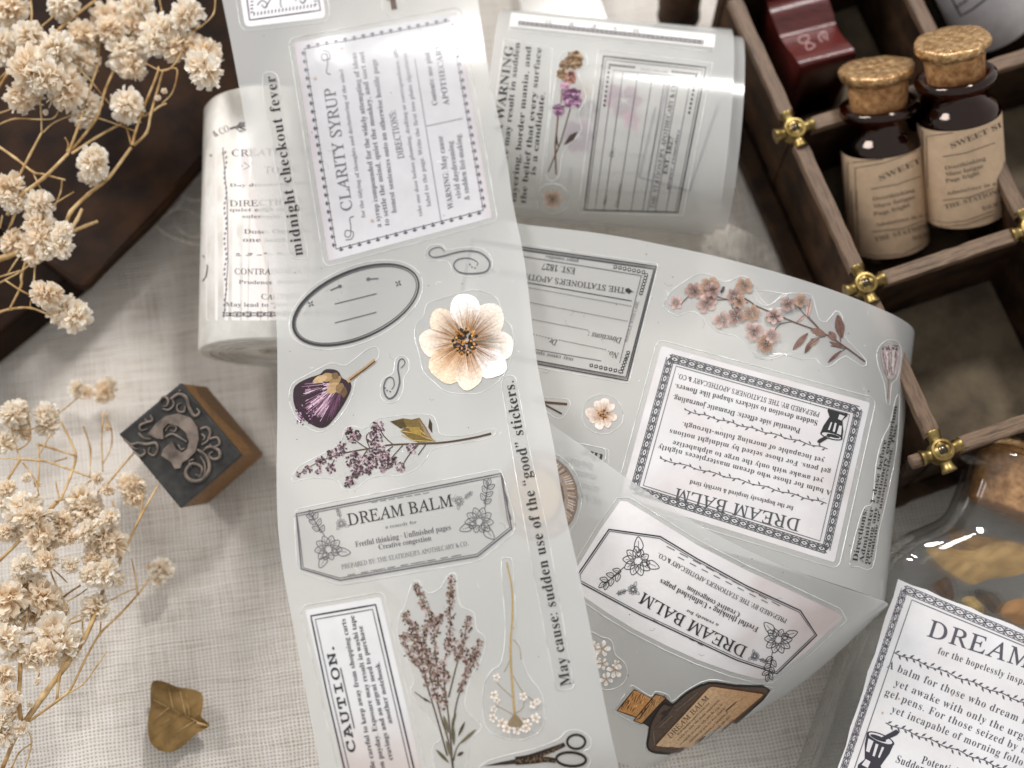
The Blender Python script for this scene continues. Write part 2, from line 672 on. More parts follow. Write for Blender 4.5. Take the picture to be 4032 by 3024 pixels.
def glyphs(body, font, space=1.0, offset=0.0):
    key = (body, font, space, offset)
    if key in _tc:
        return _tc[key]
    c = bpy.data.curves.new('lettering', 'FONT')
    c.body = FONT[font](body)
    c.size = 1.0
    c.resolution_u = 3
    c.space_character = space
    c.offset = offset
    if font == 'r':
        c.shear = -0.27
    o = bpy.data.objects.new('lettering', c)
    COL.objects.link(o)
    dg = bpy.context.evaluated_depsgraph_get()
    me = o.evaluated_get(dg).to_mesh()
    vs = [(v.co.x, v.co.y) for v in me.vertices]
    fs = [tuple(p.vertices) for p in me.polygons]
    o.evaluated_get(dg).to_mesh_clear()
    bpy.data.objects.remove(o)
    bpy.data.curves.remove(c)
    _tc[key] = (vs, fs)
    return vs, fs


INK = lin('2b2a2c')
INK2 = lin('55545a')
GREY = lin('6f6f72')


class Print:
    def __init__(self, surf, lift=0.012):
        self.s, self.mb, self.lift = surf, MB(), lift

    def up(self, d=0.002):
        self.lift += d
        return self

    def pt(self, p, col):
        h = self.s.hit(p[0], p[1])
        if h is None:
            return -1
        return self.mb.vert(h[0] + h[1] * self.lift, col)

    def tris(self, pts, tris, col):
        ids = [self.pt(p, col(p) if callable(col) else col) for p in pts]
        for t in tris:
            q = [ids[i] for i in t]
            if min(q) >= 0:
                self.mb.face(q)

    def poly(self, pts, col, sub=0):
        pts = [Vector((p[0], p[1], 0)) for p in pts]
        tr = [tuple(t) for t in tessellate_polygon([pts])]
        for _ in range(sub):
            mid, nt = {}, []
            def md(a, b):
                k = (min(a, b), max(a, b))
                if k not in mid:
                    pts.append((pts[a] + pts[b]) / 2)
                    mid[k] = len(pts) - 1
                return mid[k]
            for a, b, c in tr:
                ab, bc, ca = md(a, b), md(b, c), md(c, a)
                nt += [(a, ab, ca), (ab, b, bc), (ca, bc, c), (ab, bc, ca)]
            tr = nt
        self.tris(pts, tr, col)
        return self

    def line(self, pts, w, col, closed=False, step=45, taper=None):
        pts = [Vector((p[0], p[1])) for p in pts]
        if closed:
            pts.append(pts[0])
        q = [pts[0]]
        for a, b in zip(pts, pts[1:]):
            k = max(1, int((b - a).length / step))
            q += [a.lerp(b, i / k) for i in range(1, k + 1)]
        ids = []
        for i, p in enumerate(q):
            if closed and i in (0, len(q) - 1):
                t = q[1] - q[-2]
            else:
                t = q[min(i + 1, len(q) - 1)] - q[max(i - 1, 0)]
            if t.length < 1e-6:
                t = Vector((1, 0))
            t.normalize()
            n = Vector((-t.y, t.x))
            ww = w * (taper(i / (len(q) - 1)) if taper else 1) / 2
            c = col(p) if callable(col) else col
            ids.append((self.pt(p + n * ww, c), self.pt(p - n * ww, c)))
        for (a, b), (c, d) in zip(ids, ids[1:]):
            if min(a, b, c, d) >= 0:
                self.mb.face((a, b, d, c))
        return self

    def dots(self, p0, p1, n, r, col):
        for i in range(n):
            t = i / max(1, n - 1)
            self.disc((p0[0] + (p1[0] - p0[0]) * t, p0[1] + (p1[1] - p0[1]) * t), r, r, 0, col, 5)
        return self

    def disc(self, c, a, b, ang, col, n=14):
        ca, sa = math.cos(ang), math.sin(ang)
        pts = [c] + [(c[0] + a * math.cos(t) * ca - b * math.sin(t) * sa, c[1] + a * math.cos(t) * sa + b * math.sin(t) * ca)
                     for t in (2 * math.pi * k / n for k in range(n))]
        self.tris(pts, [(0, 1 + k, 1 + (k + 1) % n) for k in range(n)], col)
        return self

    def text(self, body, p0, p1, cap, font='b', col=INK, space=1.0, offset=0.0, sag=0.0, fade=None):
        vs, fs = glyphs(body, font, space, offset)
        if not vs:
            return self
        x0, x1 = min(v[0] for v in vs), max(v[0] for v in vs)
        dx, dy = p1[0] - p0[0], p1[1] - p0[1]
        ln = math.hypot(dx, dy)
        dx, dy = dx / ln, dy / ln
        ux, uy = dy, -dx
        sy = cap / 0.66
        pts = []
        for x, y in vs:
            t = (x - x0) / (x1 - x0)
            b = y * sy + sag * 4 * t * (1 - t)
            pts.append((p0[0] + dx * ln * t + ux * b, p0[1] + dy * ln * t + uy * b))
        self.tris(pts, fs, col)
        return self

    def build(self, name, parent, mat='print', smooth=False):
        if not self.mb.f:
            return None
        return self.mb.build(name, M[mat], parent, smooth)


def quad_pt(q, u, v):
    """bilinear point in the quad q = (tl, tr, br, bl)"""
    a = [q[0][k] + (q[1][k] - q[0][k]) * u for k in (0, 1)]
    b = [q[3][k] + (q[2][k] - q[3][k]) * u for k in (0, 1)]
    return (a[0] + (b[0] - a[0]) * v, a[1] + (b[1] - a[1]) * v)


def rounded(q, r=0.04, n=4):
    """outline of a quad with rounded corners"""
    out = []
    m = len(q)
    for i in range(m):
        p0, p, p1 = Vector(q[i - 1]), Vector(q[i]), Vector(q[(i + 1) % m])
        a = p + (p0 - p).normalized() * r
        b = p + (p1 - p).normalized() * r
        for k in range(n + 1):
            t = k / n
            out.append(tuple((a * (1 - t) ** 2 + p * 2 * t * (1 - t) + b * t * t)))
    return out


def grow(pts, d):
    c = Vector((sum(p[0] for p in pts) / len(pts), sum(p[1] for p in pts) / len(pts)))
    out = []
    m = len(pts)
    area = sum(pts[i - 1][0] * pts[i][1] - pts[i][0] * pts[i - 1][1] for i in range(m))
    s = 1 if area > 0 else -1
    for i in range(m):
        t = Vector(pts[(i + 1) % m]) - Vector(pts[i - 1])
        t.normalize()
        out.append((pts[i][0] + t.y * d * s, pts[i][1] - t.x * d * s))
    return out


def ridge(surf, pts, parent, r=0.0095, mat='ridge'):
    """raised kiss-cut edge of a sticker: a thin bead on the film"""
    q = [Vector((p[0], p[1])) for p in pts]
    q.append(q[0])
    path, runs = [], []
    for a, b in zip(q, q[1:]):
        k = max(1, int((b - a).length / 28))
        for i in range(k):
            p = a.lerp(b, i / k)
            h = surf.hit(p.x, p.y)
            if h is None:
                if len(path) > 2: runs.append(path)
                path = []
            else:
                path.append(h[0] + h[1] * 0.004)
    whole = not runs and len(path) > 2
    if whole: path.append(path[0])
    if len(path) > 2: runs.append(path)
    mb = MB()
    for pa in runs:
        mb.tube(pa, r, 4)
    if mb.f:
        return mb.build('cut_edge', M[mat], parent)


def sticker(surf, parent, outline, label, base=None, margin=0, sub=3, clear=True, cut=None):
    """a sticker on the film: paper or clear vinyl, with its cut edge as a sub-part"""
    pr = Print(surf, 0.005)
    if base:
        pr.poly(outline, base, sub)
        o = pr.build('sticker', parent, 'paper', True)
    else:
        pr.poly(cut or outline, (1, 1, 1, 1), sub)
        o = pr.build('sticker', parent, 'clear', True)
    o['label'] = label
    ridge(surf, cut or grow(outline, margin or 18), o)
    return o


# ------------------------------------------------------------------ printed ornaments
def frame(pr, q, w, col, gap=0.0):
    pr.line(q, w, col, closed=True)


def vine(pr, p0, p1, size, col, n=22):
    a, b = Vector(p0), Vector(p1)
    d = (b - a); ln = d.length; d.normalize(); nn = Vector((-d.y, d.x))
    pr.line([a + d * ln * i / 30 + nn * math.sin(i * 1.3) * size * 0.15 for i in range(31)], size * 0.13, col, step=60)
    for i in range(n):
        c = a + d * ln * (i + 0.5) / n
        s = 1 if i % 2 else -1
        tip = c + d * size * 0.6 + nn * s * size * (0.55 + 0.25 * math.sin(i * 2.1))
        mid = (c + tip) / 2
        di = (tip - c).normalized(); ni = Vector((-di.y, di.x))
        k = size * 0.16
        pr.poly([c, mid + ni * k, tip, mid - ni * k], col)


def braid(pr, p0, p1, w, col, n):
    """interlaced border band of width w"""
    a, b = Vector(p0), Vector(p1)
    d = (b - a); ln = d.length; d.normalize(); nn = Vector((-d.y, d.x))
    for s in (1, -1):
        pr.line([a + d * ln * i / (n * 8) + nn * s * math.sin(math.pi * i / 8) * w * 0.36 for i in range(n * 8 + 1)], w * 0.17, col, step=60)
    pr.line([a + nn * w * 0.56, b + nn * w * 0.56], w * 0.1, col)
    pr.line([a - nn * w * 0.56, b - nn * w * 0.56], w * 0.1, col)
    for i in range(n):
        c = a + d * ln * (i + 0.5) / n
        pr.poly([c + d * w * 0.22, c + nn * w * 0.12, c - d * w * 0.22, c - nn * w * 0.12], col)
        e = a + d * ln * i / n
        for s in (1, -1):
            pr.poly([e + nn * s * w * 0.18, e + nn * s * w * 0.45 + d * w * 0.28, e + nn * s * w * 0.45 - d * w * 0.28], col)


def mix(a, b, t):
    return tuple(a[i] + (b[i] - a[i]) * t for i in range(3)) + (1,)


def petal(pr, c, ang, r, wid, inner, outer, seed, bend=0.0, r0=0.12):
    """one printed petal as a shaded fan with fine streaks"""
    rr = random.Random(seed)
    n, k = 7, 9
    ids = []
    _ph, _am = rr.uniform(0, 6.28), rr.uniform(.01, .035)
    rip = [1 + _am * math.sin(_ph + j * 1.1) for j in range(k + 1)]
    stre = [rr.uniform(-0.28, 0.28) for _ in range(k + 1)]
    for i in range(n + 1):
        t = r0 + (1 - r0) * i / n
        row = []
        for j in range(k + 1):
            s = j / k * 2 - 1
            half = wid * min(1, .3 + 1.25 * t) * (1 if t < .8 else 1 - .55 * (t - .8))
            a = ang + s * half + bend * t * t
            ed = (1 - 0.26 * s * s * t) * (1 if i < n else rip[j])
            p = (c[0] + r * t * ed * math.cos(a), c[1] + r * t * ed * math.sin(a))
            sh = min(1, max(0, (t ** 1.25) * 1.12 + stre[j] * (1.25 - t) - 0.25 * abs(s) ** 3))
            row.append(pr.pt(p, mix(inner, outer, sh)))
        ids.append(row)
    for i in range(n):
        for j in range(k):
            q = (ids[i][j], ids[i][j + 1], ids[i + 1][j + 1], ids[i + 1][j])
            if min(q) >= 0:
                pr.mb.face(q)


def bloom(pr, c, r, n, inner, outer, core, seed, wid=0.55, rot=0.0):
    rr = random.Random(seed)
    order = list(range(n)); rr.shuffle(order)
    for k in order:
        pr.lift += 0.0007
        petal(pr, c, rot + 2 * math.pi * k / n + rr.uniform(-0.12, 0.12), r * rr.uniform(0.84, 1.05), wid * rr.uniform(0.85, 1.2),
              mix(inner, outer, rr.uniform(0, 0.25)), mix(outer, inner, rr.uniform(0, 0.3)), seed * 31 + k, rr.uniform(-0.2, 0.2))
    pr.lift += 0.001
    if core:
        for k in range(26):
            a, q = rr.uniform(0, 6.28), abs(rr.gauss(0, 0.11)) * r
            pr.disc((c[0] + q * math.cos(a), c[1] + q * math.sin(a)), r * 0.035, r * 0.035, 0, rr.choice(core), 6)


def speck_cluster(pr, c, r, n, cols, seed, size=7, elong=1.6, dirv=None):
    rr = random.Random(seed)
    for k in range(n):
        a, q = rr.uniform(0, 6.28), r * math.sqrt(rr.random())
        x, y = c[0] + q * math.cos(a), c[1] + q * math.sin(a)
        s = size * rr.uniform(0.6, 1.3)
        pr.disc((x, y), s * elong, s, rr.uniform(0, 3.14) if dirv is None else dirv + rr.uniform(-0.6, 0.6), rr.choice(cols), 6)


def spiral_pts(pts, ox, oy, k, n=6):
    return [(ox + p.x * k, oy + p.y * k) for p in spline([(a, b, 0) for a, b in pts], n)]


def Z(ox, oy):
    """zoomed-view coordinates to photo pixels"""
    k = 1100.0 / 2212.0
    return lambda x, y: (ox + x * k, oy + y * k)


def lineart_flower(pr, c, s, ang, col, w=3.2, seed=1):
    """outlined flower with a leafy spray"""
    ca, sa = math.cos(ang), math.sin(ang)
    T = lambda x, y: (c[0] + (x * ca - y * sa) * s, c[1] + (x * sa + y * ca) * s)
    def leafo(x, y, a, l, wd):
        pts = [(0, 0), (l * .35, wd), (l * .7, wd * .8), (l, 0), (l * .7, -wd * .7), (l * .3, -wd * .9), (0, 0)]
        q = [T(x + p[0] * math.cos(a) - p[1] * math.sin(a), y + p[0] * math.sin(a) + p[1] * math.cos(a)) for p in pts]
        pr.line([(v.x, v.y) for v in spline([(a_, b_, 0) for a_, b_ in q], 4)], w, col, step=200)
        pr.line([T(x + l * .1 * math.cos(a), y + l * .1 * math.sin(a)), T(x + l * .75 * math.cos(a), y + l * .75 * math.sin(a))], w * .6, col, step=200)
    for k in range(7):
        a0 = -math.pi / 2 + (k - 3) * 0.66
        leafo(.1 * math.cos(a0), .1 + .1 * math.sin(a0), a0, 0.36, 0.13)
    for k in range(3):
        a0 = math.pi / 2 + (k - 1) * 0.7
        leafo(.12 * math.cos(a0), .1 + .12 * math.sin(a0), a0, 0.26, 0.11)
    pr.line([T(0.05, -.35), T(-.02, -.7), T(-.1, -1.1)], w, col)
    for k, (y, sg) in enumerate(((-.5, 1), (-.58, -1), (-.74, 1), (-.82, -1), (-.98, 1), (-1.02, -1))):
        leafo(-0.03 - .05 * k / 5, y, -math.pi / 2 + sg * 0.75, 0.27, 0.075)
    leafo(-.08, -1.08, -math.pi / 2 - .1, .26, .07)
    leafo(.2, .25, .5, .5, .14)
    leafo(-.15, .3, 2.5, .45, .13)


def mortar(pr, T, col, pale):
    """printed mortar and pestle; T maps unit coordinates (x right, y up) to pixels"""
    body = [(-.5, .42), (-.46, .1), (-.36, -.18), (-.3, -.36), (-.46, -.6), (-.44, -.72), (.44, -.72), (.46, -.6), (.3, -.36), (.36, -.18), (.46, .1), (.5, .42)]
    pr.poly([T(*p) for p in body], col)
    pr.up()
    pr.poly([T(x, y) for x, y in ((-.4, .3), (-.34, -.1), (-.22, -.1), (-.2, .28))], pale)
    pr.poly([T(x, y) for x, y in ((-.1, .24), (-.08, -.16), (.0, -.16), (.0, .24))], pale)
    pr.poly([T(x, y) for x, y in ((.14, .22), (.12, -.14), (.18, -.14), (.22, .22))], pale)
    pr.poly([T(x, y) for x, y in ((-.26, -.34), (-.34, -.56), (-.1, -.58), (-.08, -.36))], pale)
    n = 18
    el = [T(.52 * math.cos(6.283 * k / n), .44 + .16 * math.sin(6.283 * k / n)) for k in range(n)]
    pr.poly(el, col)
    pr.up()
    pr.poly([T(.44 * math.cos(6.283 * k / n), .45 + .11 * math.sin(6.283 * k / n)) for k in range(n)], pale)
    pr.up()
    pr.poly([T(x, y) for x, y in ((-.05, .42), (.42, .9), (.56, .86), (.5, .74), (.1, .38))], col)
    pr.poly([T(.3 * math.cos(6.283 * k / n) - .08, .43 + .07 * math.sin(6.283 * k / n)) for k in range(n)], col)


def dust(surf, parent, boxes, n, seed):
    """specks and lint on the film"""
    rr = random.Random(seed)
    pr = Print(surf, 0.006)
    for _ in range(n):
        x0, y0, x1, y1 = rr.choice(boxes)
        p = (rr.uniform(x0, x1), rr.uniform(y0, y1))
        if rr.random() < .6:
            pr.disc(p, rr.uniform(1.5, 3.4), rr.uniform(1.5, 3), rr.uniform(0, 3), lin(rr.choice(('5a5650', '8a857c', 'f6f4f0'))), 6)
        else:
            a = rr.uniform(0, 6.28)
            l = rr.uniform(8, 22)
            pr.line([p, (p[0] + l * math.cos(a), p[1] + l * math.sin(a)), (p[0] + l * 1.7 * math.cos(a + .5), p[1] + l * 1.7 * math.sin(a + .5))], 1.6, lin(rr.choice(('f6f4f0', 'a8a298'))), step=60)
    o = pr.build('lint', parent)
    if o: o['kind'] = 'stuff'

# ================================================================== the cloth and the leather
def build_cloth():
    mb = MB()
    n, s = 170, 27.0
    for i in range(n + 1):
        for j in range(n + 1):
            x, y = -s + 2 * s * i / n, -s + 2 * s * j / n
            w = noise.noise(Vector((x * 0.13 + y * 0.05, y * 0.22 - x * 0.06, 1.3))) * 0.2
            w += noise.noise(Vector((x * 0.5 + y * .2, y * 0.55 - x * .25, 4.1))) * 0.07
            w += 0.10 * math.sin(x * 0.35 + y * 0.8 + 2 * noise.noise(Vector((x * .1, y * .1, 9)))) * max(0, noise.noise(Vector((x * 0.09, y * 0.09, 7.7))) + 0.1)
            mb.vert((x, y, w - 0.24))
    for i in range(n):
        for j in range(n):
            a = i * (n + 1) + j
            mb.face((a, a + n + 1, a + n + 2, a + 1))
    o = mb.build('cloth', M['cloth'])
    return tag(o, 'wrinkled off-white linen cloth under everything', None, None, 'structure')


build_cloth()


def prism(mb, top, depth_vec, mat=0, col=None):
    n = len(top)
    b = mb.add(top, [tuple(range(n))], col, mat)
    c = mb.add([Vector(p) + depth_vec for p in top], [tuple(range(n))[::-1]], col, mat)
    for k in range(n):
        k2 = (k + 1) % n
        mb.face((b + k2, b + k, c + k, c + k2), mat)


def bevel(o, w, seg=2):
    m = o.modifiers.new('edge', 'BEVEL')
    m.width = w * U
    m.segments = seg
    m.limit_method = 'ANGLE'
    return o


def build_leather():
    t = thing('leather_folder', P(200, 500, 0), 'dark brown leather folder with rounded corner under the upper dried flowers', 'folder')
    mb = MB()
    px = [(-500, 640), (0, 905), (140, 1000), (235, 1075), (290, 1118), (330, 1133), (352, 1118), (400, 1066), (620, 850), (800, 640), (1010, 300), (1300, -300), (-500, -300)]
    top = [P(x, y, 1.5 + 0.3 * math.exp(-((x - 330) ** 2 + (y - 1120) ** 2) / 60000.0)) for x, y in px]
    prism(mb, top[::-1], Vector((0, 0, -0.32)))
    bevel(mb.build('flap', M['leather'], t, False), 0.08, 3)
    mb = MB()
    px = [(-700, 1900), (-60, 1478), (120, 1335), (352, 1142), (620, 872), (760, 700), (500, 200), (-700, 200)]
    prism(mb, [P(x, y, 0.0) + Vector((0, 0, 1.25)) for x, y in px][::-1], Vector((0, 0, -1.3)))
    bevel(mb.build('back_cover', M['leather2'], t, False), 0.12, 3)
    # stitched crease along the flap edge
    mb = MB()
    mb.tube([P(x, y, 1.54) for x, y in ((-200, 770), (0, 880), (150, 982), (240, 1050), (300, 1092), (334, 1098), (362, 1076), (620, 815), (790, 610))], 0.025, 5)
    mb.build('stitching', M['leather2'], t)


build_leather()


def build_loose_threads():
    t = thing('frayed_threads', P(700, 800, 0), 'wispy pale threads frayed from the linen beside the left tape roll', 'threads')
    rr = random.Random(4)
    for k, pts in enumerate([[(690, 790), (720, 745), (780, 705), (850, 690)], [(660, 835), (720, 820), (800, 860), (850, 850)],
                             [(610, 880), (640, 915), (720, 950), (800, 965)], [(690, 860), (700, 900), (750, 930), (820, 925)],
                             [(640, 850), (700, 770), (760, 790), (830, 775)], [(600, 880), (650, 850), (700, 815), (730, 760)]]):
        mb = MB()
        mb.tube(spline([P(x, y, 0.72 + rr.uniform(0, 0.3)) for x, y in pts], 6), 0.012, 4)
        mb.build('thread', M['thread'], t)


build_loose_threads()


def build_fringe():
    t = thing('fringe_trim', P(2900, 960, 0), 'short white fringe of the linen edge beside the wooden tray', 'fringe')
    rr = random.Random(9)
    mb = MB()
    up = spline([(2740, 855, 0), (2800, 862, 0), (2900, 895, 0), (3000, 945, 0), (3045, 990, 0)], 14)
    lo = spline([(2735, 930, 0), (2800, 985, 0), (2900, 1035, 0), (3010, 1075, 0), (3085, 1110, 0)], 14)
    for a, b in zip(up, lo):
        for _ in range(1):
            dx = rr.uniform(-2, 2)
            z0, z1 = 0.55 + rr.uniform(-.05, .05), 0.25
            pts = [P(a.x + dx, a.y, z0), P((a.x + b.x) / 2 + dx + rr.uniform(-6, 6), (a.y + b.y) / 2, (z0 + z1) / 2 + 0.15), P(b.x + dx + rr.uniform(-8, 8), b.y, z1)]
            mb.tube(spline(pts, 3), 0.0155, 4)
    o = mb.build('strands', M['thread'], t)
    o['kind'] = 'stuff'


build_fringe()

# ================================================================== the wooden tray
E1 = Vector((math.cos(math.radians(-70.8)), math.sin(math.radians(-70.8)), 0))
E2 = Vector((math.cos(math.radians(19.4)), math.sin(math.radians(19.4)), 0))
EZ = Vector((0, 0, 1))
CELL, RIM = 4.42, 3.2
J2 = P(3405, 1122, RIM)


def joint(i, j):
    return J2 + E1 * (CELL * i) + E2 * (CELL * j)


def build_tray():
    t = thing('wooden_tray', joint(-1, 0) - EZ * RIM, 'dark wooden compartment tray with brass cross corners', 'tray')
    segs = []
    for i in range(-2, 2):
        for j in range(0, 3):
            if i < 1: segs.append((i, j, i + 1, j))
            if j < 2: segs.append((i, j, i, j + 1))
    for a, b, c, d in segs:
        p, q = joint(a, b), joint(c, d)
        m = (p + q) / 2
        ax = (q - p).normalized()
        ay = EZ.cross(ax)
        mb = MB()
        mb.box(Vector((m.x, m.y, 1.6)), CELL - 0.22, 0.2, 2.85, ax, ay, EZ)
        bevel(mb.build('partition', M['tray_wood'], t, False), 0.02)
        mb = MB()
        n = 12
        k0, k1 = p + ax * 0.42, q - ax * 0.42
        pts = [k0.lerp(k1, s / n) for s in range(n + 1)]
        rr = random.Random(a * 31 + b * 7 + c)
        pts = [Vector((x.x + rr.uniform(-.012, .012), x.y + rr.uniform(-.012, .012), RIM - 0.06)) for x in pts]
        prof = [(-.18, -.14), (-.185, .085), (-.165, .108), (0, .112), (.165, .108), (.185, .085), (.18, -.14)]
        mb.loft([[x + ay * (u * (1 + rr.uniform(-.03, .03))) + EZ * (v + rr.uniform(-.004, .004)) for u, v in prof] for x in pts])
        mb.build('rail', M['rail'] if b != d else M['rail_cross'], t, True, 30)
    for i in range(-2, 1):
        for j in range(0, 2):
            c = joint(i, j) + (E1 + E2) * (CELL / 2)
            mb = MB()
            mb.box(Vector((c.x, c.y, 0.2)), CELL - 0.26, CELL - 0.26, 0.16, E1, E2, EZ)
            mb.build('floor_panel', M['tray_floor'], t, False)
    # corner posts below the connectors
    for i in range(-2, 2):
        for j in range(0, 3):
            p = joint(i, j)
            mb = MB()
            mb.box(Vector((p.x, p.y, 1.5)), 0.3, 0.3, 2.9, E1, E2, EZ)
            bevel(mb.build('post', M['tray_wood'], t, False), 0.03)
    # stepped plinth along the outer side and the front
    p, q = joint(-2, 0), joint(1, 0)
    m = (p + q) / 2 - E2 * 0.42
    mb = MB(); mb.box(Vector((m.x, m.y, 0.3)), CELL * 3 + 1.0, 0.5, 0.5, E1, E2, EZ)
    bevel(mb.build('plinth', M['tray_wood'], t, False), 0.06)
    m = joint(1, 1) + E1 * 0.28
    mb = MB(); mb.box(Vector((m.x, m.y, 0.3)), 0.36, CELL * 2 + .6, 0.5, E1, E2, EZ)
    bevel(mb.build('plinth', M['tray_wood'], t, False), 0.06)
    # brass crosses
    for i in range(-2, 2):
        for j in range(0, 3):
            if (i, j) not in ((-1, 0), (0, 0), (1, 0), (0, 1), (-1, 1), (1, 1)):
                continue
            c = joint(i, j) + EZ * 0.02
            mb = MB()
            for d in (E1, -E1, E2, -E2):
                pts = [c + d * s for s in (0.0, 0.13, 0.22, 0.31, 0.4, 0.48, 0.51)]
                mb.tube([Vector((x.x, x.y, x.z - 0.03)) for x in pts], [0.16, 0.2, 0.16, 0.145, 0.165, 0.195, 0.185], 14)
            n = 20
            rings = []
            for r, z in ((0.29, -0.22), (0.29, 0.1), (0.265, 0.15), (0.21, 0.158), (0.175, 0.11), (0.12, 0.08)):
                rings.append([c + E1 * (r * math.cos(6.2832 * k / n)) + E2 * (r * math.sin(6.2832 * k / n)) + EZ * z for k in range(n)])
            mb.loft(rings)
            o = mb.build('brass_cross', M['brass'], t, True, 50)
            mb = MB()
            rings = []
            for s in range(7):
                a = s / 6 * math.pi / 2
                rings.append([c + (E1 * math.cos(6.2832 * k / 14) + E2 * math.sin(6.2832 * k / 14)) * (0.135 * math.cos(a) + 0.001) + EZ * (0.1 + 0.1 * math.sin(a)) for k in range(14)])
            mb.loft(rings)
            mb.build('rivet', M['rivet'], o)
    # dark rail stub that runs on past the front corner
    p = joint(1, 0)
    mb = MB(); mb.tube([p - E2 * 0.45 - EZ * .08, p - E2 * 0.74 - EZ * .08], 0.17, 10)
    mb.build('rail', M['rail'], t)
    mb = MB(); mb.box(p - E2 * 0.42 - EZ * 1.75, 0.62, 0.2, 2.8, E2, E1, EZ)
    mb.build('partition', M['tray_wood'], t, False)
    return t


build_tray()


# ================================================================== bottles
def lathe(mb, base, axis, prof, n=40, mat=0, cap0=False, cap1=False, col=None):
    axis = axis.normalized()
    a = axis.orthogonal().normalized()
    b = axis.cross(a)
    rings = [[base + axis * s + (a * math.cos(6.283185 * k / n) + b * math.sin(6.283185 * k / n)) * r for k in range(n)] for s, r in prof]
    mb.loft(rings, True, cap0, cap1, mat, col)


def build_bottle(base, top, R, label, lab_lines, frame_px, seed, labq):
    ax = top - base
    Ln = ax.length
    ax.normalize()
    t = thing('amber_bottle', base - ax * 0, label, 'bottle', 'cork-topped amber bottles in the wooden tray')
    f = lambda s: Ln * (1 - s)         # s measured from the cap downwards
    mb = MB()
    prof = [(0.02, 0.02), (0.0, R * 0.7), (0.03, R * 0.9), (0.1, R), (f(.40), R), (f(.37), R * .985), (f(.345), R * .9), (f(.325), R * .78), (f(.305), R * .725), (f(.245), R * .715),
            (f(.235), R * .78), (f(.228), R * .96), (f(.205), R * 1.0), (f(.182), R * .96), (f(.175), R * .86), (f(.185), R * .74), (f(.25), R * .66), (f(.32), R * .7), (f(.36), R * .88), (f(.41), R * .93), (0.25, R * .93), (0.14, R * .8), (.13, .02)]
    lathe(mb, base, ax, prof, 44)
    mb.build('glass', M['amber'], t, True, 60)
    # cork and crinkled gold cap
    mb = MB()
    lathe(mb, base, ax, [(f(.27), .02), (f(.27), R * .58), (f(.19), R * .69), (f(.08), R * .73), (f(.05), R * .74), (f(.05), .02)], 36)
    mb.build('cork', M['cork'], t, True, 50)
    mb = MB()
    n = 72
    a = ax.orthogonal().normalized(); b = ax.cross(a)
    rings = []
    rr = random.Random(seed)
    tilt = Vector((rr.uniform(-.1, .1), rr.uniform(-.1, .1), 0))
    for s, r in ((f(.062), .73), (f(.05), .84), (f(.028), .9), (f(.006), .905), (f(-.004), .88), (f(-.003), .83), (f(-.008), .74), (f(-.01), .65), (f(-.011), .55), (f(-.012), .45), (f(-.012), .35), (f(-.012), .25), (f(-.012), .14), (f(-.012), .02)):
        ring = []
        for k in range(n):
            an = 6.283185 * k / n
            w = 1 + .03 * math.sin(an * 3 + seed) + 0.02 * math.sin(an * 7 + seed * 2)
            d = (a * math.cos(an) + b * math.sin(an)) * r * R * w
            h = (0.05 * abs(noise.noise(Vector((d.x * 8, d.y * 8, d.z * 8 + seed)))) + 0.03 * noise.noise(Vector((d.x * 17, d.y * 17, d.z * 17 + seed)))) if r < .85 else 0
            low = -0.06 * math.sin(an * 2 + seed) if r in (.72, .84) else 0
            ring.append(base + ax * (s + h + low + d.dot(tilt) * .6) + d)
        rings.append(ring)
    mb.loft(rings)
    mb.build('gold_cap', M['gold'], t, True, 60)
    # paper label wrapped on the glass
    view = (CAM - base); view = (view - ax * view.dot(ax)).normalized()
    side = ax.cross(view)
    mb = MB()
    nu, nv = 40, 8
    s0, s1 = labq
    col = lin('d0b394')
    a0, a1 = math.radians(-84), math.radians(150)
    for i in range(nu + 1):
        an = a0 + (a1 - a0) * i / nu
        for j in range(nv + 1):
            s = f(s1) + (f(s0) - f(s1)) * j / nv
            mb.vert(base + ax * s + (view * math.cos(an) + side * math.sin(an)) * (R + 0.018), col)
    for i in range(nu):
        for j in range(nv):
            q = i * (nv + 1) + j
            mb.face((q, q + nv + 1, q + nv + 2, q + 1))
    lb = mb.build('label', M['label_tan'], t)
    sf = MeshSurf(mb)
    pr = Print(sf, 0.008)
    for ln in frame_px:
        pr.line(ln[0], ln[1], lin('6b5a48'), step=25)
    for body, p0, p1, cap in lab_lines:
        pr.text(body, p0, p1, cap, 'b', lin('5d4e40'), offset=-0.004, sag=-3)
    pr.build('lettering', lb)
    return t


z4, z8 = Z(2932, 0), Z(2932, 750)
fl = [("SWEET SLEEP", z4(1075, 1430), (3790, 560), 20), ("Overthinking", z4(1020, 1590), z4(1345, 1515), 15),
      ("Muse fatigue", z8(1025, 140), z8(1350, 60), 15), ("Page fright", z8(1025, 200), z8(1310, 125), 15),
      ("Administer in a spoon", z8(1040, 285), z8(1560, 170), 13), ("THE STATIONER'S", z8(1035, 405), z8(1560, 255), 17), ("BALM & CO", z8(1335, 390), z8(1560, 320), 14)]
ff = [([z4(825, 1660), z4(815, 1290), z4(1100, 1260), z4(1390, 1150)], 3.5), ([z4(885, 1660), z4(875, 1330), z4(1100, 1290), z4(1400, 1180)], 3),
      ([z4(1000, 1495), z4(1200, 1460), z4(1395, 1395)], 3.5), ([z8(1010, 325), z8(1250, 300), z8(1410, 240)], 3.5),
      ([z8(845, 0), z8(870, 520), z8(1050, 555), z8(1250, 540), z8(1405, 470)], 3.5), ([z8(885, 0), z8(905, 495), z8(1050, 520), z8(1250, 505), z8(1400, 430)], 3)]
build_bottle(P(3502, 985, 0.55), P(3452, 268, 4.1), 1.02, 'amber bottle with gold-topped cork, the nearer and left one in the tray', fl, ff, 3, (.4, .95))
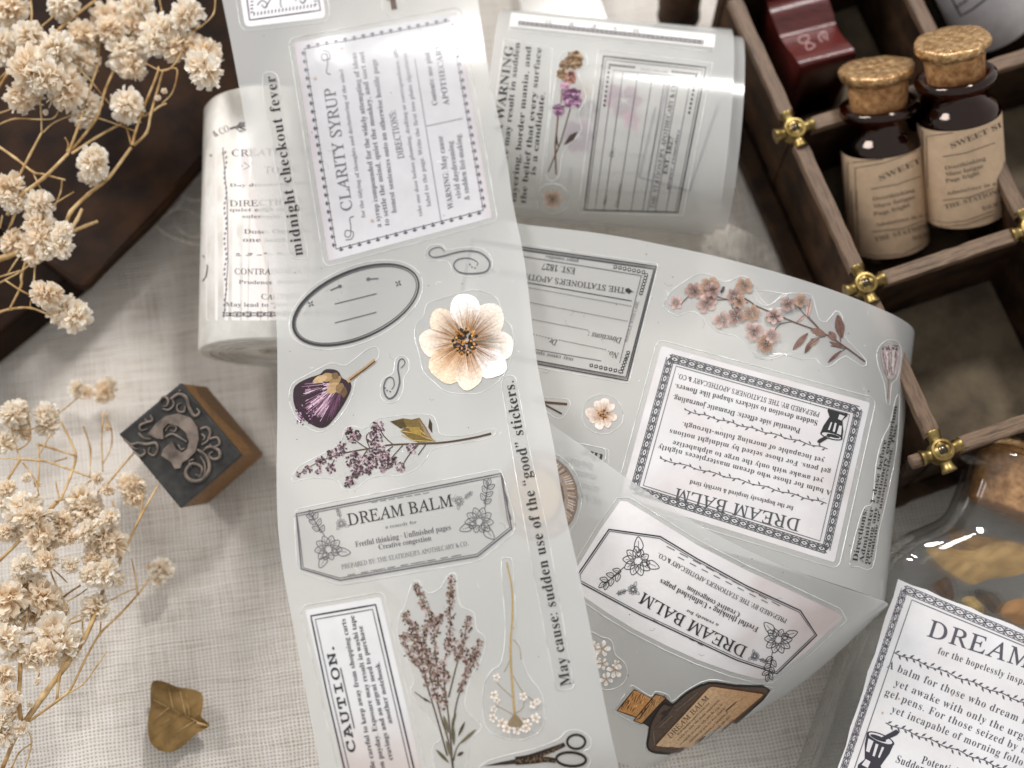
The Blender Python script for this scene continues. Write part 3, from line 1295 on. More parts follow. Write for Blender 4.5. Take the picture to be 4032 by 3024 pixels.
bl = [("SWEET SLEEP", z4(1640, 1175), (4040, 455), 20), ("Overthinking", z4(1590, 1345), z4(1910, 1265), 15), ("Muse fatigue", z4(1595, 1395), z4(1890, 1325), 15),
      ("Page fright", z4(1595, 1445), z4(1860, 1380), 15), ("Administer in a spoon", z4(1600, 1545), z4(2150, 1420), 13), ("THE STATIONER'S", z4(1590, 1655), z4(2130, 1490), 17), ("BALM & CO", z8(1885, 155), z8(2120, 70), 14)]
bf = [([z4(1420, 1480), z4(1410, 1030), z4(1650, 1010), z4(1985, 900)], 3.5), ([z4(1450, 1480), z4(1440, 1080), z4(1650, 1050), z4(1980, 945)], 3),
      ([z4(1570, 1240), z4(1750, 1210), z4(1980, 1130)], 3.5), ([z4(1570, 1585), z4(1780, 1560), z4(1975, 1490)], 3.5),
      ([z8(1430, 250), z8(1600, 285), z8(1750, 270), z8(1970, 190)], 3.5), ([z8(1430, 225), z8(1600, 255), z8(1750, 240), z8(1970, 160)], 3)]
build_bottle(P(3808, 862, 1.6), P(3752, 158, 5.1), 1.0, 'amber bottle with gold-topped cork, the farther and right one in the tray', bl, bf, 8, (.4, .95))


def build_dark_bottle():
    base, top = P(3960, 190, 0.8), P(3720, -330, 4.2)
    ax = (top - base).normalized()
    t = thing('black_bottle', base, 'black glass bottle with white label in the top right tray compartment', 'bottle')
    mb = MB()
    lathe(mb, base, ax, [(0, .02), (0, 1.0), (.08, 1.14), (.2, 1.18), (4.2, 1.18), (4.6, .9), (4.8, .6), (5.4, .6), (5.4, .02)], 36)
    mb.build('glass', M['black_glass'], t, True, 50)
    mb = MB()
    view = (CAM - base); view = (view - ax * view.dot(ax)).normalized(); side = ax.cross(view)
    for i in range(21):
        an = math.radians(-62 + 124 * i / 20)
        for j in range(7):
            mb.vert(base + ax * (0.95 + 3.0 * j / 6) + (view * math.cos(an) + side * math.sin(an)) * 1.2, lin('c9c3c2'))
    for i in range(20):
        for j in range(6):
            q = i * 7 + j
            mb.face((q, q + 7, q + 8, q + 1))
    lb = mb.build('label', M['label_tan'], t)
    pr = Print(MeshSurf(mb), 0.01)
    pr.line([(3722, -60), (3766, 30), (3783, 62), (3830, 35), (3900, -18), (3960, -60)], 6, INK, step=20)
    pr.text("Inhale", (3768, 33), (3812, 3), 14, 'b', INK)
    pr.build('lettering', lb)


build_dark_bottle()


def build_red_stamp():
    t = thing('wooden_stamp_handle', P(3200, 250, .3), 'polished red-brown wooden stamp handle with wavy grip in the tray', 'stamp handle')
    rows = [((2990, -120), (3200, -190), 1.2), ((3005, -40), (3215, -100), 2.3), ((3031, 40), (3255, -20), 2.75), ((3055, 105), (3282, 55), 2.55), ((3075, 150), (3291, 95), 2.45),
            ((3100, 190), (3312, 135), 2.75), ((3130, 228), (3345, 172), 3.1), ((3150, 258), (3368, 205), 3.15), ((3163, 292), (3366, 235), 2.8), ((3168, 330), (3356, 268), 2.1), ((3160, 372), (3340, 310), 1.2), ((3150, 395), (3330, 335), .4)]
    S = Surf([[P(*l, z), P(*r, z)] for l, r, z in rows], 5, 8)
    mb = MB()
    n, m = S.n, S.m
    for r in S.grid:
        for p in r: mb.vert(p)
    for r in S.grid:
        for p in r: mb.vert((p.x, p.y, 0.3))
    o = n * m
    for i in range(n - 1):
        for j in range(m - 1):
            a = i * m + j
            mb.face((a, a + 1, a + m + 1, a + m)); mb.face((o + a, o + a + m, o + a + m + 1, o + a + 1))
        for j in (0, m - 1):
            a = i * m + j
            mb.face((a, a + m, o + a + m, o + a))
    for j in range(m - 1):
        for i in (0, n - 1):
            a = i * m + j
            mb.face((a, a + 1, o + a + 1, o + a))
    ob = mb.build('grip', M['red_wood'], t, True, 40)
    bm = bmesh.new(); bm.from_mesh(ob.data); bmesh.ops.recalc_face_normals(bm, faces=bm.faces); bm.to_mesh(ob.data); bm.free()
    pr = Print(S, 0.012)
    k = 0.3617
    q = lambda x, y: (2500 + x * k, y * k)
    c = lin('a98784')
    for pts in ([(1780, 440), (1800, 400), (1850, 390), (1890, 400), (1890, 440), (1850, 470), (1800, 470), (1780, 440)],
                [(1860, 500), (1880, 470), (1930, 480), (1960, 500), (1930, 530), (1880, 545), (1860, 500)],
                [(2000, 380), (2010, 430), (2040, 460)], [(2000, 385), (2040, 350), (2080, 360), (2090, 410), (2100, 440)], [(2040, 350), (2050, 400), (2070, 430)]):
        pr.line([q(p.x, p.y) for p in spline([(a, b, 0) for a, b in pts], 4)], 5, c, step=20)
    pr.build('engraved_mark', t)


build_red_stamp()


def build_peg():
    t = thing('dark_wood_peg', P(2640, 40, 0), 'dark brown wooden peg standing behind the tape coil', 'peg')
    mb = MB()
    b = P(2668, 125, 0.0)
    lathe(mb, b, (P(2690, -200, 3.0) - b), [(0, .02), (0, .38), (.1, .46), (.6, .55), (1.5, .6), (3.5, .6), (3.5, .02)], 24)
    mb.build('shaft', M['tray_wood'], t, True, 50)
    mb = MB()
    lathe(mb, b, (P(2690, -200, 3.0) - b), [(.55, .5), (.6, .6), (.72, .6), (.77, .5)], 24)
    mb.build('collar', M['tray_wood'], t, True, 50)


build_peg()


# ================================================================== the full tape roll on the left
def build_roll():
    a, b = P(1078, 1392, 1.8), P(1092, 440, 2.7)
    ax = (b - a); Ln = ax.length; ax.normalize()
    R = 1.84
    t = thing('tape_roll', (a + b) / 2 - EZ * R, 'full roll of printed label tape lying under the long sticker strip', 'tape roll')
    mb = MB()
    lathe(mb, a, ax, [(0.06, R * .2), (0.0, R * .97), (.05, R), (Ln * .5, R * 1.004), (Ln - .1, R), (Ln, R * .96), (Ln - .03, R * .3)], 72)
    mb.build('wound_film', M['roll_film'], t, True, 50)
    mb2 = MB()
    lathe(mb2, a, ax, [(0.07, R * .21), (.04, R * .2), (.04, R * .12), (.1, R * .1), (Ln, R * .1), (Ln, R * .2)], 48)
    mb2.build('core', M['core'], t, True, 50)
    # ragged winding rings on the near end
    rr = random.Random(2)
    for k in range(4):
        r = R * (.5 + .12 * k)
        mb3 = MB()
        v = ax.orthogonal().normalized(); w = ax.cross(v)
        mb3.tube([a + (v * math.cos(6.2832 * i / 60) + w * math.sin(6.2832 * i / 60)) * (r + rr.uniform(-.01, .01)) - ax * (.0 + rr.uniform(0, .015)) for i in range(61)], .02, 4)
        mb3.build('winding_edge', M['roll_film'], t)
    S = MeshSurf(mb)
    lab = t
    pr = Print(S, 0.006)
    pink = lin('efe6e2')
    st = Print(S, 0.004)
    st.poly(rounded([(812, 585), (1420, 560), (1420, 1262), (812, 1262)], 10), pink, 4)
    so = st.build('sticker', lab, 'paper', True)
    ink, g = lin('3c3a3c'), lin('77757a')
    pr.text("& CO", (846, 540), (905, 515), 24, 'r', lin('6d5a52'))
    pr.line([(905, 508), (930, 500), (965, 495)], 8, lin('4a403c'))
    pr.poly([(925, 505), (945, 480), (972, 482), (950, 500), (972, 512), (945, 522)], lin('4a403c'))
    T = [("CREATIVE TONIC", (914, 616), (1330, 596), 25, 'r'), ("TONIC", (1041, 682), (1180, 675), 26, 'r'), ("Day dreaming, idle and", (905, 735), (1290, 720), 12, 'b'),
         ("DIRECTIONS", (905, 812), (1190, 800), 22, 'r'), ("quiet edge of your desk", (905, 832), (1300, 822), 13, 'b'), ("solemnity, with tea", (955, 858), (1250, 850), 13, 'b'),
         ("Dose: One line, then", (960, 920), (1330, 910), 17, 'b'), ("one sentence more", (957, 952), (1330, 944), 17, 'b'),
         ("CONTRAINDICATIONS", (925, 1080), (1290, 1072), 22, 'r'), ("Prudence. Restraint.", (940, 1117), (1230, 1112), 14, 'b'),
         ("CAUTION", (1030, 1178), (1180, 1174), 20, 'r'), ("May lead to \u201cjust one more\u201d", (888, 1206), (1290, 1202), 16, 'b')]
    for body, p0, p1, cap, fo in T:
        pr.text(body, p0, p1, cap, fo, ink if cap > 18 else g, sag=-4)
    pr.line([(930, 1000), (1100, 997), (1300, 990)], 4, ink); pr.line([(930, 1007), (1300, 997)], 2.5, ink)
    pr.line([(878, 580), (895, 800), (898, 1030), (885, 1230)], 3.5, g)
    for k in range(32):
        y = 600 + k * 20
        pr.disc((888 + 4 * math.sin(k), y), 4, 7, 0.3, g, 6)
    braid(pr, (880, 1238), (1360, 1236), 18, ink, 18)
    pr.line([(800, 1005), (818, 1050), (812, 1090), (798, 1108)], 5, lin('5a5250'))
    pr.line([(800, 625), (830, 612), (880, 605)], 9, lin('6d5a52'))
    pr.line([(960, 640), (985, 655), (960, 668)], 3, g); pr.line([(950, 654), (1000, 640)], 3, g)
    pr.build('lettering', so)
    return t


build_roll()


# ================================================================== the loose coil at the top
def arc_surf(c0, c1, rw, rh, a0, a1, n, m, shift=0.0, grow_=0.0, drop=0.0):
    """sheet bent round an axis c0..c1 (horizontal half-width rw, vertical rh)"""
    ax = (c1 - c0).normalized()
    hz = ax.cross(EZ).normalized()          # towards the viewer
    if hz.y > 0: hz = -hz
    S = Surf.__new__(Surf)
    S.grid = []
    for i in range(n + 1):
        t = i / n
        a = math.radians(a0 + (a1 - a0) * t)
        k = 1 + grow_ * t
        off = hz * (rw * k * math.cos(a)) + EZ * (rh * k * math.sin(a)) + ax * (shift * t)
        S.grid.append([c0.lerp(c1, j / m) + off for j in range(m + 1)])
    S.flip = None
    S.finish()
    return S


def build_coil():
    zc = 2.02
    c0, c1 = P(1935, 440, zc), P(2838, 520, zc)
    t = thing('tape_coil', (c0 + c1) / 2 - EZ * zc, 'loose open coil of milky sticker tape at the top, beside the tray', 'tape coil')
    back = arc_surf(c0, c1, 2.62, 1.96, -180, -20, 26, 10, 0.3, 0.0)
    fl2 = [[c + (c1 - c0).normalized() * 0.3 for c in r] for r in arc_surf(c0, c1, 2.62, 1.96, 190, -20, 40, 10, 0).grid]
    inner = Surf.__new__(Surf); inner.grid = fl2; inner.flip = None; inner.finish()
    inner.film('inner_turn', t, [M['film_thin'], M['film_back']])
    front = arc_surf(c0, c1, 2.78, 2.12, 205, -72, 60, 12, 0.0)
    front.film('outer_turn', t, [M['film_thin'], M['film_back']])
    # printed stickers on the inner turn: soft blooms seen through the outer turn
    z = Z(1900, 0)
    pr = Print(inner, 0.02)
    bloom(pr, z(1120, 800), 78, 6, lin('5a3848'), lin('b87894'), None, 5)
    bloom(pr, z(760, 1080), 70, 6, lin('5a3c4a'), lin('b0809c'), None, 6)
    bloom(pr, z(1180, 960), 40, 5, lin('a04a70'), lin('d488a8'), None, 7)
    bloom(pr, z(830, 880), 48, 5, lin('3a3036'), lin('8d7680'), None, 8)
    bloom(pr, z(800, 720), 35, 5, lin('b59a7d'), lin('e3d2bd'), None, 9)
    pr.line([z(1240, 1400), z(1370, 850)], 10, lin('3d3d42')); pr.line([z(1640, 1500), z(1860, 840)], 9, lin('55555a'))
    pr.line([z(1240, 1400), z(1640, 1510)], 9, lin('4b4b50')); pr.line([z(700, 1330), z(690, 1450)], 9, lin('9a9aa0'))
    pr.line([z(1310, 1380), z(1470, 640)], 8, lin('3d3d42'))
    o = pr.build('sticker', t, 'art', True)
    o['label'] = 'pink flower print showing blurred through the outer turn'
    # front stickers
    S = front
    s = sticker(S, t, [z(110, 1000), z(200, 330), z(520, 400), z(490, 900), z(400, 1640), z(150, 1600)], 'clear warning text sticker with dark bold lettering')
    pr = Print(S, 0.014)
    for body, p0, p1, cap in [("A WARNING", (1975, 530), (2022, 184), 33), ("There may result in sudden", (1990, 700), (2048, 170), 22), ("layering, border mania, and", (2032, 795), (2092, 185), 22),
                              ("the belief that every surface", (2070, 800), (2132, 190), 22), ("is a candidate.", (2108, 690), (2146, 366), 22)]:
        pr.text(body, p0, p1, cap, 'b', INK, offset=-0.003)
    pr.build('lettering', s)
    cut = [z(500, 1380), z(540, 900), z(590, 560), z(620, 440), z(700, 400), z(810, 420), z(830, 520), z(760, 580), z(820, 760), z(760, 900), z(780, 1040), z(640, 1200), z(600, 1400)]
    s = sticker(S, t, cut, 'sticker of crossed flower stems with pink and gold heads', cut=[(v.x, v.y) for v in spline([(a, b, 0) for a, b in cut], 4, True)])
    pr = Print(S, 0.014)
    pr.line([z(582, 1380), z(575, 1150), z(600, 900)], 6, lin('6a4a2e')); pr.line([z(520, 1360), z(620, 1120), z(695, 860)], 5, lin('5a4536'))
    pr.poly([z(640, 1150), z(690, 1070), z(755, 1040), z(720, 1110)], lin('463a33')); pr.poly([z(590, 1060), z(575, 1130), z(600, 1160)], lin('463a33'))
    pr.line([z(620, 820), z(630, 700), z(650, 560)], 4, lin('6a4a2e'))
    pc = [lin(c) for c in ('6f4a62', '9a7290', 'c9a5ba', '83587a')]
    gc = [lin(c) for c in ('7d6044', 'b39673', '5d4530', '937554')]
    pr.up()
    speck_cluster(pr, z(605, 870), 20, 60, pc, 3, 5); speck_cluster(pr, z(710, 775), 36, 120, pc, 4, 6); speck_cluster(pr, z(650, 690), 17, 40, [lin('d9b3c2'), lin('b98ba0')], 5, 5)
    speck_cluster(pr, z(730, 480), 32, 110, gc, 6, 5); speck_cluster(pr, z(660, 510), 22, 50, gc, 7, 5); speck_cluster(pr, z(630, 590), 18, 40, gc, 8, 5); speck_cluster(pr, z(690, 610), 26, 50, [lin('b98273'), lin('6d4238')], 9, 5)
    pr.build('flower_print', s, 'art')
    q = [z(945, 420), z(1790, 515), z(1560, 1680), z(790, 1660)]
    s = sticker(S, t, q, 'clear apothecary form sticker with thin black ruled frame')
    pr = Print(S, 0.014)
    pr.line([quad_pt(q, u, v) for u, v in ((.02, .02), (.98, .02), (.98, 1.0), (.02, 1.0))], 5, INK, True)
    pr.line([quad_pt(q, u, v) for u, v in ((.045, .04), (.955, .04), (.955, 1), (.045, 1))], 2.5, INK, True)
    pr.line([quad_pt(q, u, v) for u, v in ((.13, .1), (.86, .1), (.86, 1), (.13, 1))], 2.5, INK2, True)
    for u in (.22, .36, .5, .62, .67, .75):
        pr.line([quad_pt(q, u, .11), quad_pt(q, u, 1)], 2.8, INK2)
    for k in range(9):
        for u, v in ((.09 + .028 * k, .07), (.68 + .028 * k, .07)):
            pr.disc(quad_pt(q, u, v), 6, 5, 0, INK, 6)
        for u in (.085, .905):
            pr.disc(quad_pt(q, u, .09 + .03 * k), 5, 6, 0, INK, 6)
    pr.text("HANDLE WITH CARE", quad_pt(q, .38, .085), quad_pt(q, .64, .085), 9, 'r', INK2)
    pr.text("THE STATIONER'S APOTHECARY & CO", quad_pt(q, .735, .98), quad_pt(q, .735, .14), 17, 'r', INK)
    pr.text("EST. 1827", quad_pt(q, .8, .75), quad_pt(q, .8, .5), 17, 'b', INK); pr.text("paper remedies", quad_pt(q, .845, .85), quad_pt(q, .845, .45), 10, 'b', INK2)
    pr.text("Dr.", quad_pt(q, .24, .66), quad_pt(q, .24, .6), 15, 'i', INK); pr.text("Directions:", quad_pt(q, .365, .98), quad_pt(q, .365, .82), 14, 'i', INK); pr.text("No.", quad_pt(q, .24, .97), quad_pt(q, .24, .9), 14, 'i', INK)
    pr.build('lettering', s)
    c = z(555, 1570)
    s = sticker(S, t, [(c[0] + 48 * math.cos(k * .5236), c[1] + 42 * math.sin(k * .5236)) for k in range(12)], 'small cream flower sticker near the coil foot')
    pr = Print(S, 0.014); bloom(pr, c, 42, 7, lin('8a5a35'), lin('efdccb'), [lin('3a2616')], 12); pr.build('flower_print', s, 'art')
    q = [z(230, 105), z(1840, 275), z(1830, 375), z(215, 205)]
    s = sticker(S, t, q, 'white label wrapped over the top of the coil', lin('f3efec'))
    pr = Print(S, 0.014)
    braid(pr, quad_pt(q, .04, .72), quad_pt(q, .95, .72), 14, INK2, 40)
    for k, (u, ch) in enumerate(((.17, "D"), (.28, "R"), (.39, "E"), (.5, "A"), (.6, "M"))):
        pr.text(ch, quad_pt(q, u + .03, .2), quad_pt(q, u, .2), 14, 'r', INK2)
    pr.build('lettering', s)


build_coil()


def build_loose_film():
    t = thing('film_offcut', P(2200, 40, 0), 'pale bluish film offcut lying flat behind the tape coil', 'film')
    S = Surf([[P(2010, -260, 0.5), P(2360, -260, .5)], [P(2040, -40, .4), P(2350, -60, .3)], [P(2070, 120, .35), P(2400, 110, .2)], [P(2100, 260, .3), P(2450, 250, .2)]], 6, 6)
    S.film('sheet', t, [M['film_thin'], M['film_back']])


build_loose_film()

# ================================================================== the long strip in the middle
def pcurve(pts, n=4, closed=False):
    return [(v.x, v.y) for v in spline([(a, b, 0) for a, b in pts], n, closed)]


def build_main_strip():
    ed = [((770, -620), (1745, -790), 0.6), ((800, -330), (1785, -510), 3.4), ((838, -160), (1830, -330), 4.3), ((875, 0), (1862, -165), 4.55), ((945, 363), (1909, 195), 4.6), ((1016, 797), (1990, 595), 4.2),
          ((1050, 1000), (2019, 795), 4.05), ((1087, 1247), (2068, 1045), 4.15), ((1092, 1620), (2113, 1415), 4.6), ((1090, 1947), (2177, 1737), 5.35), ((1108, 2199), (2220, 1990), 5.65),
          ((1165, 2520), (2292, 2312), 5.6), ((1259, 3024), (2390, 2815), 5.1), ((1300, 3240), (2437, 3030), 4.6), ((1340, 3480), (2490, 3270), 3.4), ((1370, 3750), (2530, 3540), 0.5)]
    tw = [0, .2, .42, .5, .46, .2, .06] + [0] * 20          # the top end rolls slightly to the right
    S = Surf([[P(*l, z + k), P(*r, z - k)] for (l, r, z), k in zip(ed, tw)], 8, 16, 0.035)
    t = thing('sticker_strip', P(1600, 1700, 0), 'long milky film strip of flower and label stickers arching across the middle', 'sticker strip')
    S.film('film', t, [M['film'], M['film_back']])
    z2, z6, z7, z9 = Z(900, 0), Z(1050, 800), Z(1050, 1450), Z(1050, 2199)

    # ---- corner label at the top left
    q = [(930, -120), (1250, -170), (1283, 70), (965, 107)]
    s = sticker(S, t, rounded(q, 22), 'white label with dashed border cut by the top edge', lin('e6e2e4'))
    pr = Print(S, 0.014)
    pr.line([(962, -80), (983, 80), (1262, 41), (1240, -80)], 5, INK)
    for k in range(18):
        x = 1000 + 14 * k
        y = 63 - 2.0 * k
        pr.line([(x, y), (x + 2, y - 14)], 4, INK, step=50)
    for k in range(5):
        pr.line([(986, 50 - 14 * k), (998, 48 - 14 * k)], 4, INK, step=50)
        pr.line([(1236, 20 - 14 * k), (1248, 18 - 14 * k)], 4, INK, step=50)
    for c in ((1040, 10), (1190, -8)):
        pr.line(pcurve([(c[0] - 28, c[1] + 12), (c[0] - 8, c[1] - 8), (c[0] + 12, c[1] + 8), (c[0] + 2, c[1] + 22), (c[0] - 10, c[1] + 10)]), 4, INK2, step=50)
        pr.line([(c[0] + 5, c[1] + 20), (c[0] + 30, c[1] - 20)], 4, INK2)
    pr.line([(1105, -10), (1104, 18), (1108, 30)], 4, INK2)
    pr.build('border_print', s)

    # ---- little brown stem at the top
    s = sticker(S, t, [(1520, -60), (1570, -60), (1575, 42), (1545, 56), (1522, 30)], 'tip of a brown stem sticker at the top edge')
    pr = Print(S, 0.014)
    pr.line([(1542, -60), (1546, 0), (1553, 38)], 22, lin('5d4a41'), step=12); pr.line([(1512, -20), (1530, 2)], 8, lin('6d5a50'))
    pr.build('stem_print', s, 'art')

    # ---- clarity label
    q = [(1158, 169), (1797, 50), (1938, 857), (1294, 1029)]
    mg = lin('c3bbbe')
    def lab(p):
        # printed ageing: pinkish towards the margin
        u = min(abs(p[0] - (1226 + (p[1] - 600) * .16)), abs((1868 + (p[1] - 450) * .175) - p[0]))
        return mix(mg, lin('cbc9cc'), max(0, min(1, u / 45.0)))
    s = sticker(S, t, rounded(q, 8), 'large lilac-white label with small dotted border and lettering along the strip', lab, margin=20, sub=5)
    pr = Print(S, 0.014)
    qi = [quad_pt(q, u, v) for u, v in ((.055, .035), (.955, .035), (.955, .955), (.055, .955))]
    for a, b, n in ((0, 1, 16), (1, 2, 24), (2, 3, 16), (3, 0, 24)):
        pa, pb = Vector(qi[a]), Vector(qi[b])
        d = (pb - pa).normalized(); nn = Vector((-d.y, d.x))
        pr.line([pa, pb], 2.5, INK2)
        for k in range(n):
            c = pa.lerp(pb, (k + .5) / n) - nn * 8
            pr.poly([c - d * 10, c + nn * 6, c + d * 10, c - nn * 6], INK2)
            pr.disc(c + nn * 9, 3.5, 3.5, 0, INK2, 5)
    g1, g2 = lin('6e6f73'), lin('8a8b8f')
    for body, p0, p1, cap, fo, c in [
            ("CLARITY SYRUP", (1388, 826), (1318, 345), 42, 'r', g1),
            ("for the tidying of thoughts and decluttering of the mind", (1439, 856), (1349, 272), 15, 'b', g2),
            ("a syrup compounded for the widely attempting of ideas", (1502, 894), (1402, 208), 20, 'b', g1),
            ("to settle the mind, quiet the monkey, and sort out", (1534, 887), (1431, 203), 20, 'b', g1),
            ("honest sentences onto an otherwise hostile page", (1562, 837), (1481, 233), 20, 'b', g1),
            ("DIRECTIONS:", (1592, 622), (1556, 433), 25, 'r', g1),
            ("take one dose before planning, drafting or correspondence, affix", (1663, 850), (1561, 182), 15, 'b', g2),
            ("label to the page. Write the first two plain signatures", (1697, 811), (1600, 207), 16, 'b', g2),
            ("WARNING: May cause", (1786, 822), (1742, 535), 22, 'b', g1), ("vivid daydreaming", (1817, 781), (1782, 555), 21, 'b', g1), ("& sudden list-making.", (1850, 786), (1813, 525), 21, 'b', g1),
            ("Contents: one pint", (1722, 413), (1690, 205), 20, 'b', g1), ("APOTHECARY", (1769, 413), (1733, 172), 22, 'b', g1)]:
        pr.text(body, p0, p1, cap, fo, c, offset=-0.004 if fo == 'b' else 0.004)
    pr.line([(1736, 868), (1676, 500), (1633, 232)], 3.5, g2); pr.line([(1678, 497), (1822, 466)], 3, g2)
    for c, sg in (((1283, 245), -1), ((1375, 900), 1)):
        pts = [(c[0] - 14, c[1] + 45 * sg), (c[0] + 10, c[1] + 40 * sg), (c[0] + 16, c[1] + 15 * sg), (c[0] - 12, c[1] + 8 * sg), (c[0] - 16, c[1] + 30 * sg), (c[0] + 4, c[1] + 30 * sg), (c[0] + 6, c[1] - 10 * sg), (c[0] + 2, c[1] - 40 * sg), (c[0] + 18, c[1] - 48 * sg)]
        pr.line(pcurve(pts), 3.5, g1, step=60)
    for c in ((1345, 192), (1240, 308), (1466, 870)):
        pr.disc(c, 7, 6, 0, lin('b49a8c'), 8)
    pr.build('lettering', s)

    # ---- midnight checkout fever
    cut = pcurve([(1036, 300), (1084, 290), (1100, 330), (1110, 420), (1140, 600), (1172, 800), (1212, 1000), (1200, 1018), (1150, 1014), (1132, 960), (1120, 830), (1082, 640), (1070, 520), (1046, 440)], 3, True)
    s = sticker(S, t, cut, 'clear strip sticker reading midnight checkout fever', cut=cut)
    pr = Print(S, 0.016)
    pr.text("midnight checkout fever", (1194, 1004), (1083, 298), 40, 'b', INK, space=1.12, offset=-0.002)
    pr.build('lettering', s)

    # ---- oval tag
    def ell(a, b, n=48, c=(1402, 1201), ph=math.radians(-23.5)):
        return [(c[0] + a * math.cos(w) * math.cos(ph) - b * math.sin(w) * math.sin(ph), c[1] + a * math.cos(w) * math.sin(ph) + b * math.sin(w) * math.cos(ph)) for w in (6.28319 * k / n for k in range(n))]
    s = sticker(S, t, ell(280, 149), 'clear oval tag with double black ring', cut=ell(280, 149))
    pr = Print(S, 0.014)
    pr.line(ell(263, 132), 9, INK, True, taper=lambda w: 1 - .35 * math.sin(w * 6.28 + 1)); pr.line(ell(254, 123), 3.5, INK2, True)
    for a, b in ((z6(540, 800), z6(870, 718)), (z6(540, 950), z6(870, 865))):
        pr.line([a, b], 3.5, INK2)
    for a, b in ((z6(505, 692), z6(580, 660)), (z6(885, 598), z6(805, 603))):
        pr.line([a, b], 5, INK2); pr.disc(b, 9, 7, -.3, INK2, 7)
    for c in (z6(350, 800), z6(1042, 637)):
        for k in range(4):
            pr.disc((c[0] + 8 * math.cos(k * 1.57 + .5), c[1] + 8 * math.sin(k * 1.57 + .5)), 6, 3.5, k * 1.57 + .5, INK2, 6)
    pr.build('line_print', s)

    # ---- two curls
    for cutz, path, zz, lbl in (
            ([(1250, 420), (1290, 340), (1390, 330), (1430, 370), (1590, 350), (1720, 370), (1790, 460), (1760, 550), (1640, 585), (1490, 560), (1450, 480), (1400, 455), (1290, 455)],
             [(1410, 390), (1375, 352), (1310, 365), (1285, 402), (1320, 430), (1400, 420), (1500, 392), (1600, 379), (1700, 400), (1765, 470), (1740, 540), (1640, 560), (1530, 550), (1482, 500), (1510, 450), (1600, 437), (1668, 470), (1662, 500)], z6, 'large flourish curl sticker right of the oval tag'),
            ([(900, 1470), (920, 1400), (1000, 1345), (1020, 1240), (1075, 1210), (1125, 1250), (1120, 1330), (1085, 1390), (1080, 1480), (1040, 1560), (970, 1585), (910, 1545)],
             [(1062, 1308), (1095, 1272), (1080, 1236), (1050, 1250), (1040, 1310), (1052, 1390), (1050, 1440), (1020, 1520), (970, 1550), (935, 1510), (930, 1440), (960, 1385), (1000, 1390), (1010, 1440), (990, 1478)], z6, 'small flourish curl sticker beside the purple bud')):
        cut = pcurve([zz(*p) for p in cutz], 4, True)
        s = sticker(S, t, cut, lbl, cut=cut)
        pr = Print(S, 0.014)
        pr.line(pcurve([zz(*p) for p in path], 5), 6, INK2, step=60, taper=lambda w: .45 + .7 * math.sin(3.14 * w))
        e = zz(*path[-1])
        for dx, dy in ((-18, 4), (-6, 8), (-26, -6)):
            pr.disc((e[0] + dx, e[1] + dy), 3.5, 3.5, 0, INK2, 6)
        pr.build('line_print', s)

    # ---- big cream flower
    c = (1836, 1346)
    cut = pcurve([z6(*p) for p in [(1500, 720), (1620, 690), (1720, 700), (1830, 760), (1870, 900), (1940, 980), (1955, 1110), (1930, 1230), (1900, 1330), (1810, 1430), (1700, 1500), (1560, 1510), (1420, 1490), (1330, 1420), (1240, 1330), (1210, 1200), (1170, 1050), (1190, 950), (1240, 900), (1270, 800), (1380, 760)]], 3, True)
    s = sticker(S, t, cut, 'large cream and brown six-petal flower sticker', cut=cut)
    pr = Print(S, 0.014)
    br, cr_, wh = lin('8d6238'), lin('e9d9c8'), lin('fbf8f6')
    for k, (a, r, w, i_, o_) in enumerate([(-140, 176, .46, lin('6d4a2a'), lin('e6d3bf')), (-45, 188, .56, lin('7a5430'), lin('eaddd0')), (178, 186, .5, lin('8a5c32'), lin('eedfce')), (8, 190, .5, lin('4f3a24'), lin('efe5da')),
                                        (128, 190, .62, lin('a06a36'), lin('ead2b6')), (-92, 190, .5, lin('a8835c'), wh), (42, 192, .5, lin('85592e'), wh), (86, 192, .44, lin('94602f'), lin('f0dfcc'))]):
        pr.lift += .0008
        petal(pr, c, math.radians(a), r, w, i_, o_, 100 + k, 0, .1)
    rr = random.Random(5)
    pr.lift += .001
    for k in range(150):                              # fine brown veins
        a = rr.uniform(0, 6.283)
        r0, r1 = rr.uniform(36, 60), rr.uniform(80, 165)
        b_ = a + rr.uniform(-.07, .07)
        pr.line([(c[0] + r0 * math.cos(a), c[1] + r0 * math.sin(a)), (c[0] + (r0 + r1) / 2 * math.cos((a + b_) / 2 + .01), c[1] + (r0 + r1) / 2 * math.sin((a + b_) / 2 + .01)), (c[0] + r1 * math.cos(b_), c[1] + r1 * math.sin(b_))], rr.uniform(1.2, 2.6), lin(rr.choice(('8d6238', 'a87d52', '6d4a2a', 'c4a27c'))), step=60, taper=lambda w: 1 - .85 * w)
    pr.lift += .001
    for k in range(110):
        a, q_ = rr.uniform(0, 6.28), 50 * math.sqrt(rr.random())
        pr.disc((c[0] - 4 + q_ * math.cos(a), c[1] + q_ * 1.1 * math.sin(a)), 6, 6, 0, lin(rr.choice(('1e130a', '2b1d10', '3a2816'))), 6)
    pr.lift += .001
    for k in range(42):
        a, q_ = rr.uniform(0, 6.28), 50 * math.sqrt(rr.random())
        pr.disc((c[0] - 4 + q_ * math.cos(a), c[1] + q_ * 1.1 * math.sin(a)), 5, 4.5, 0, lin(rr.choice(('b97a36', 'd09a55', '94602a'))), 7)
    pr.build('flower_print', s, 'art')

    # ---- purple bud
    cut = pcurve([z7(*p) for p in [(180, 260), (200, 130), (310, 60), (440, -10), (520, -40), (620, -20), (680, -60), (800, -150), (870, -165), (890, -110), (850, -40), (740, 60), (700, 110), (680, 210), (620, 330), (530, 440), (440, 505), (340, 480), (240, 400)]], 3, True)
    s = sticker(S, t, cut, 'purple thistle bud sticker with cut stem', cut=cut)
    pr = Print(S, 0.014)
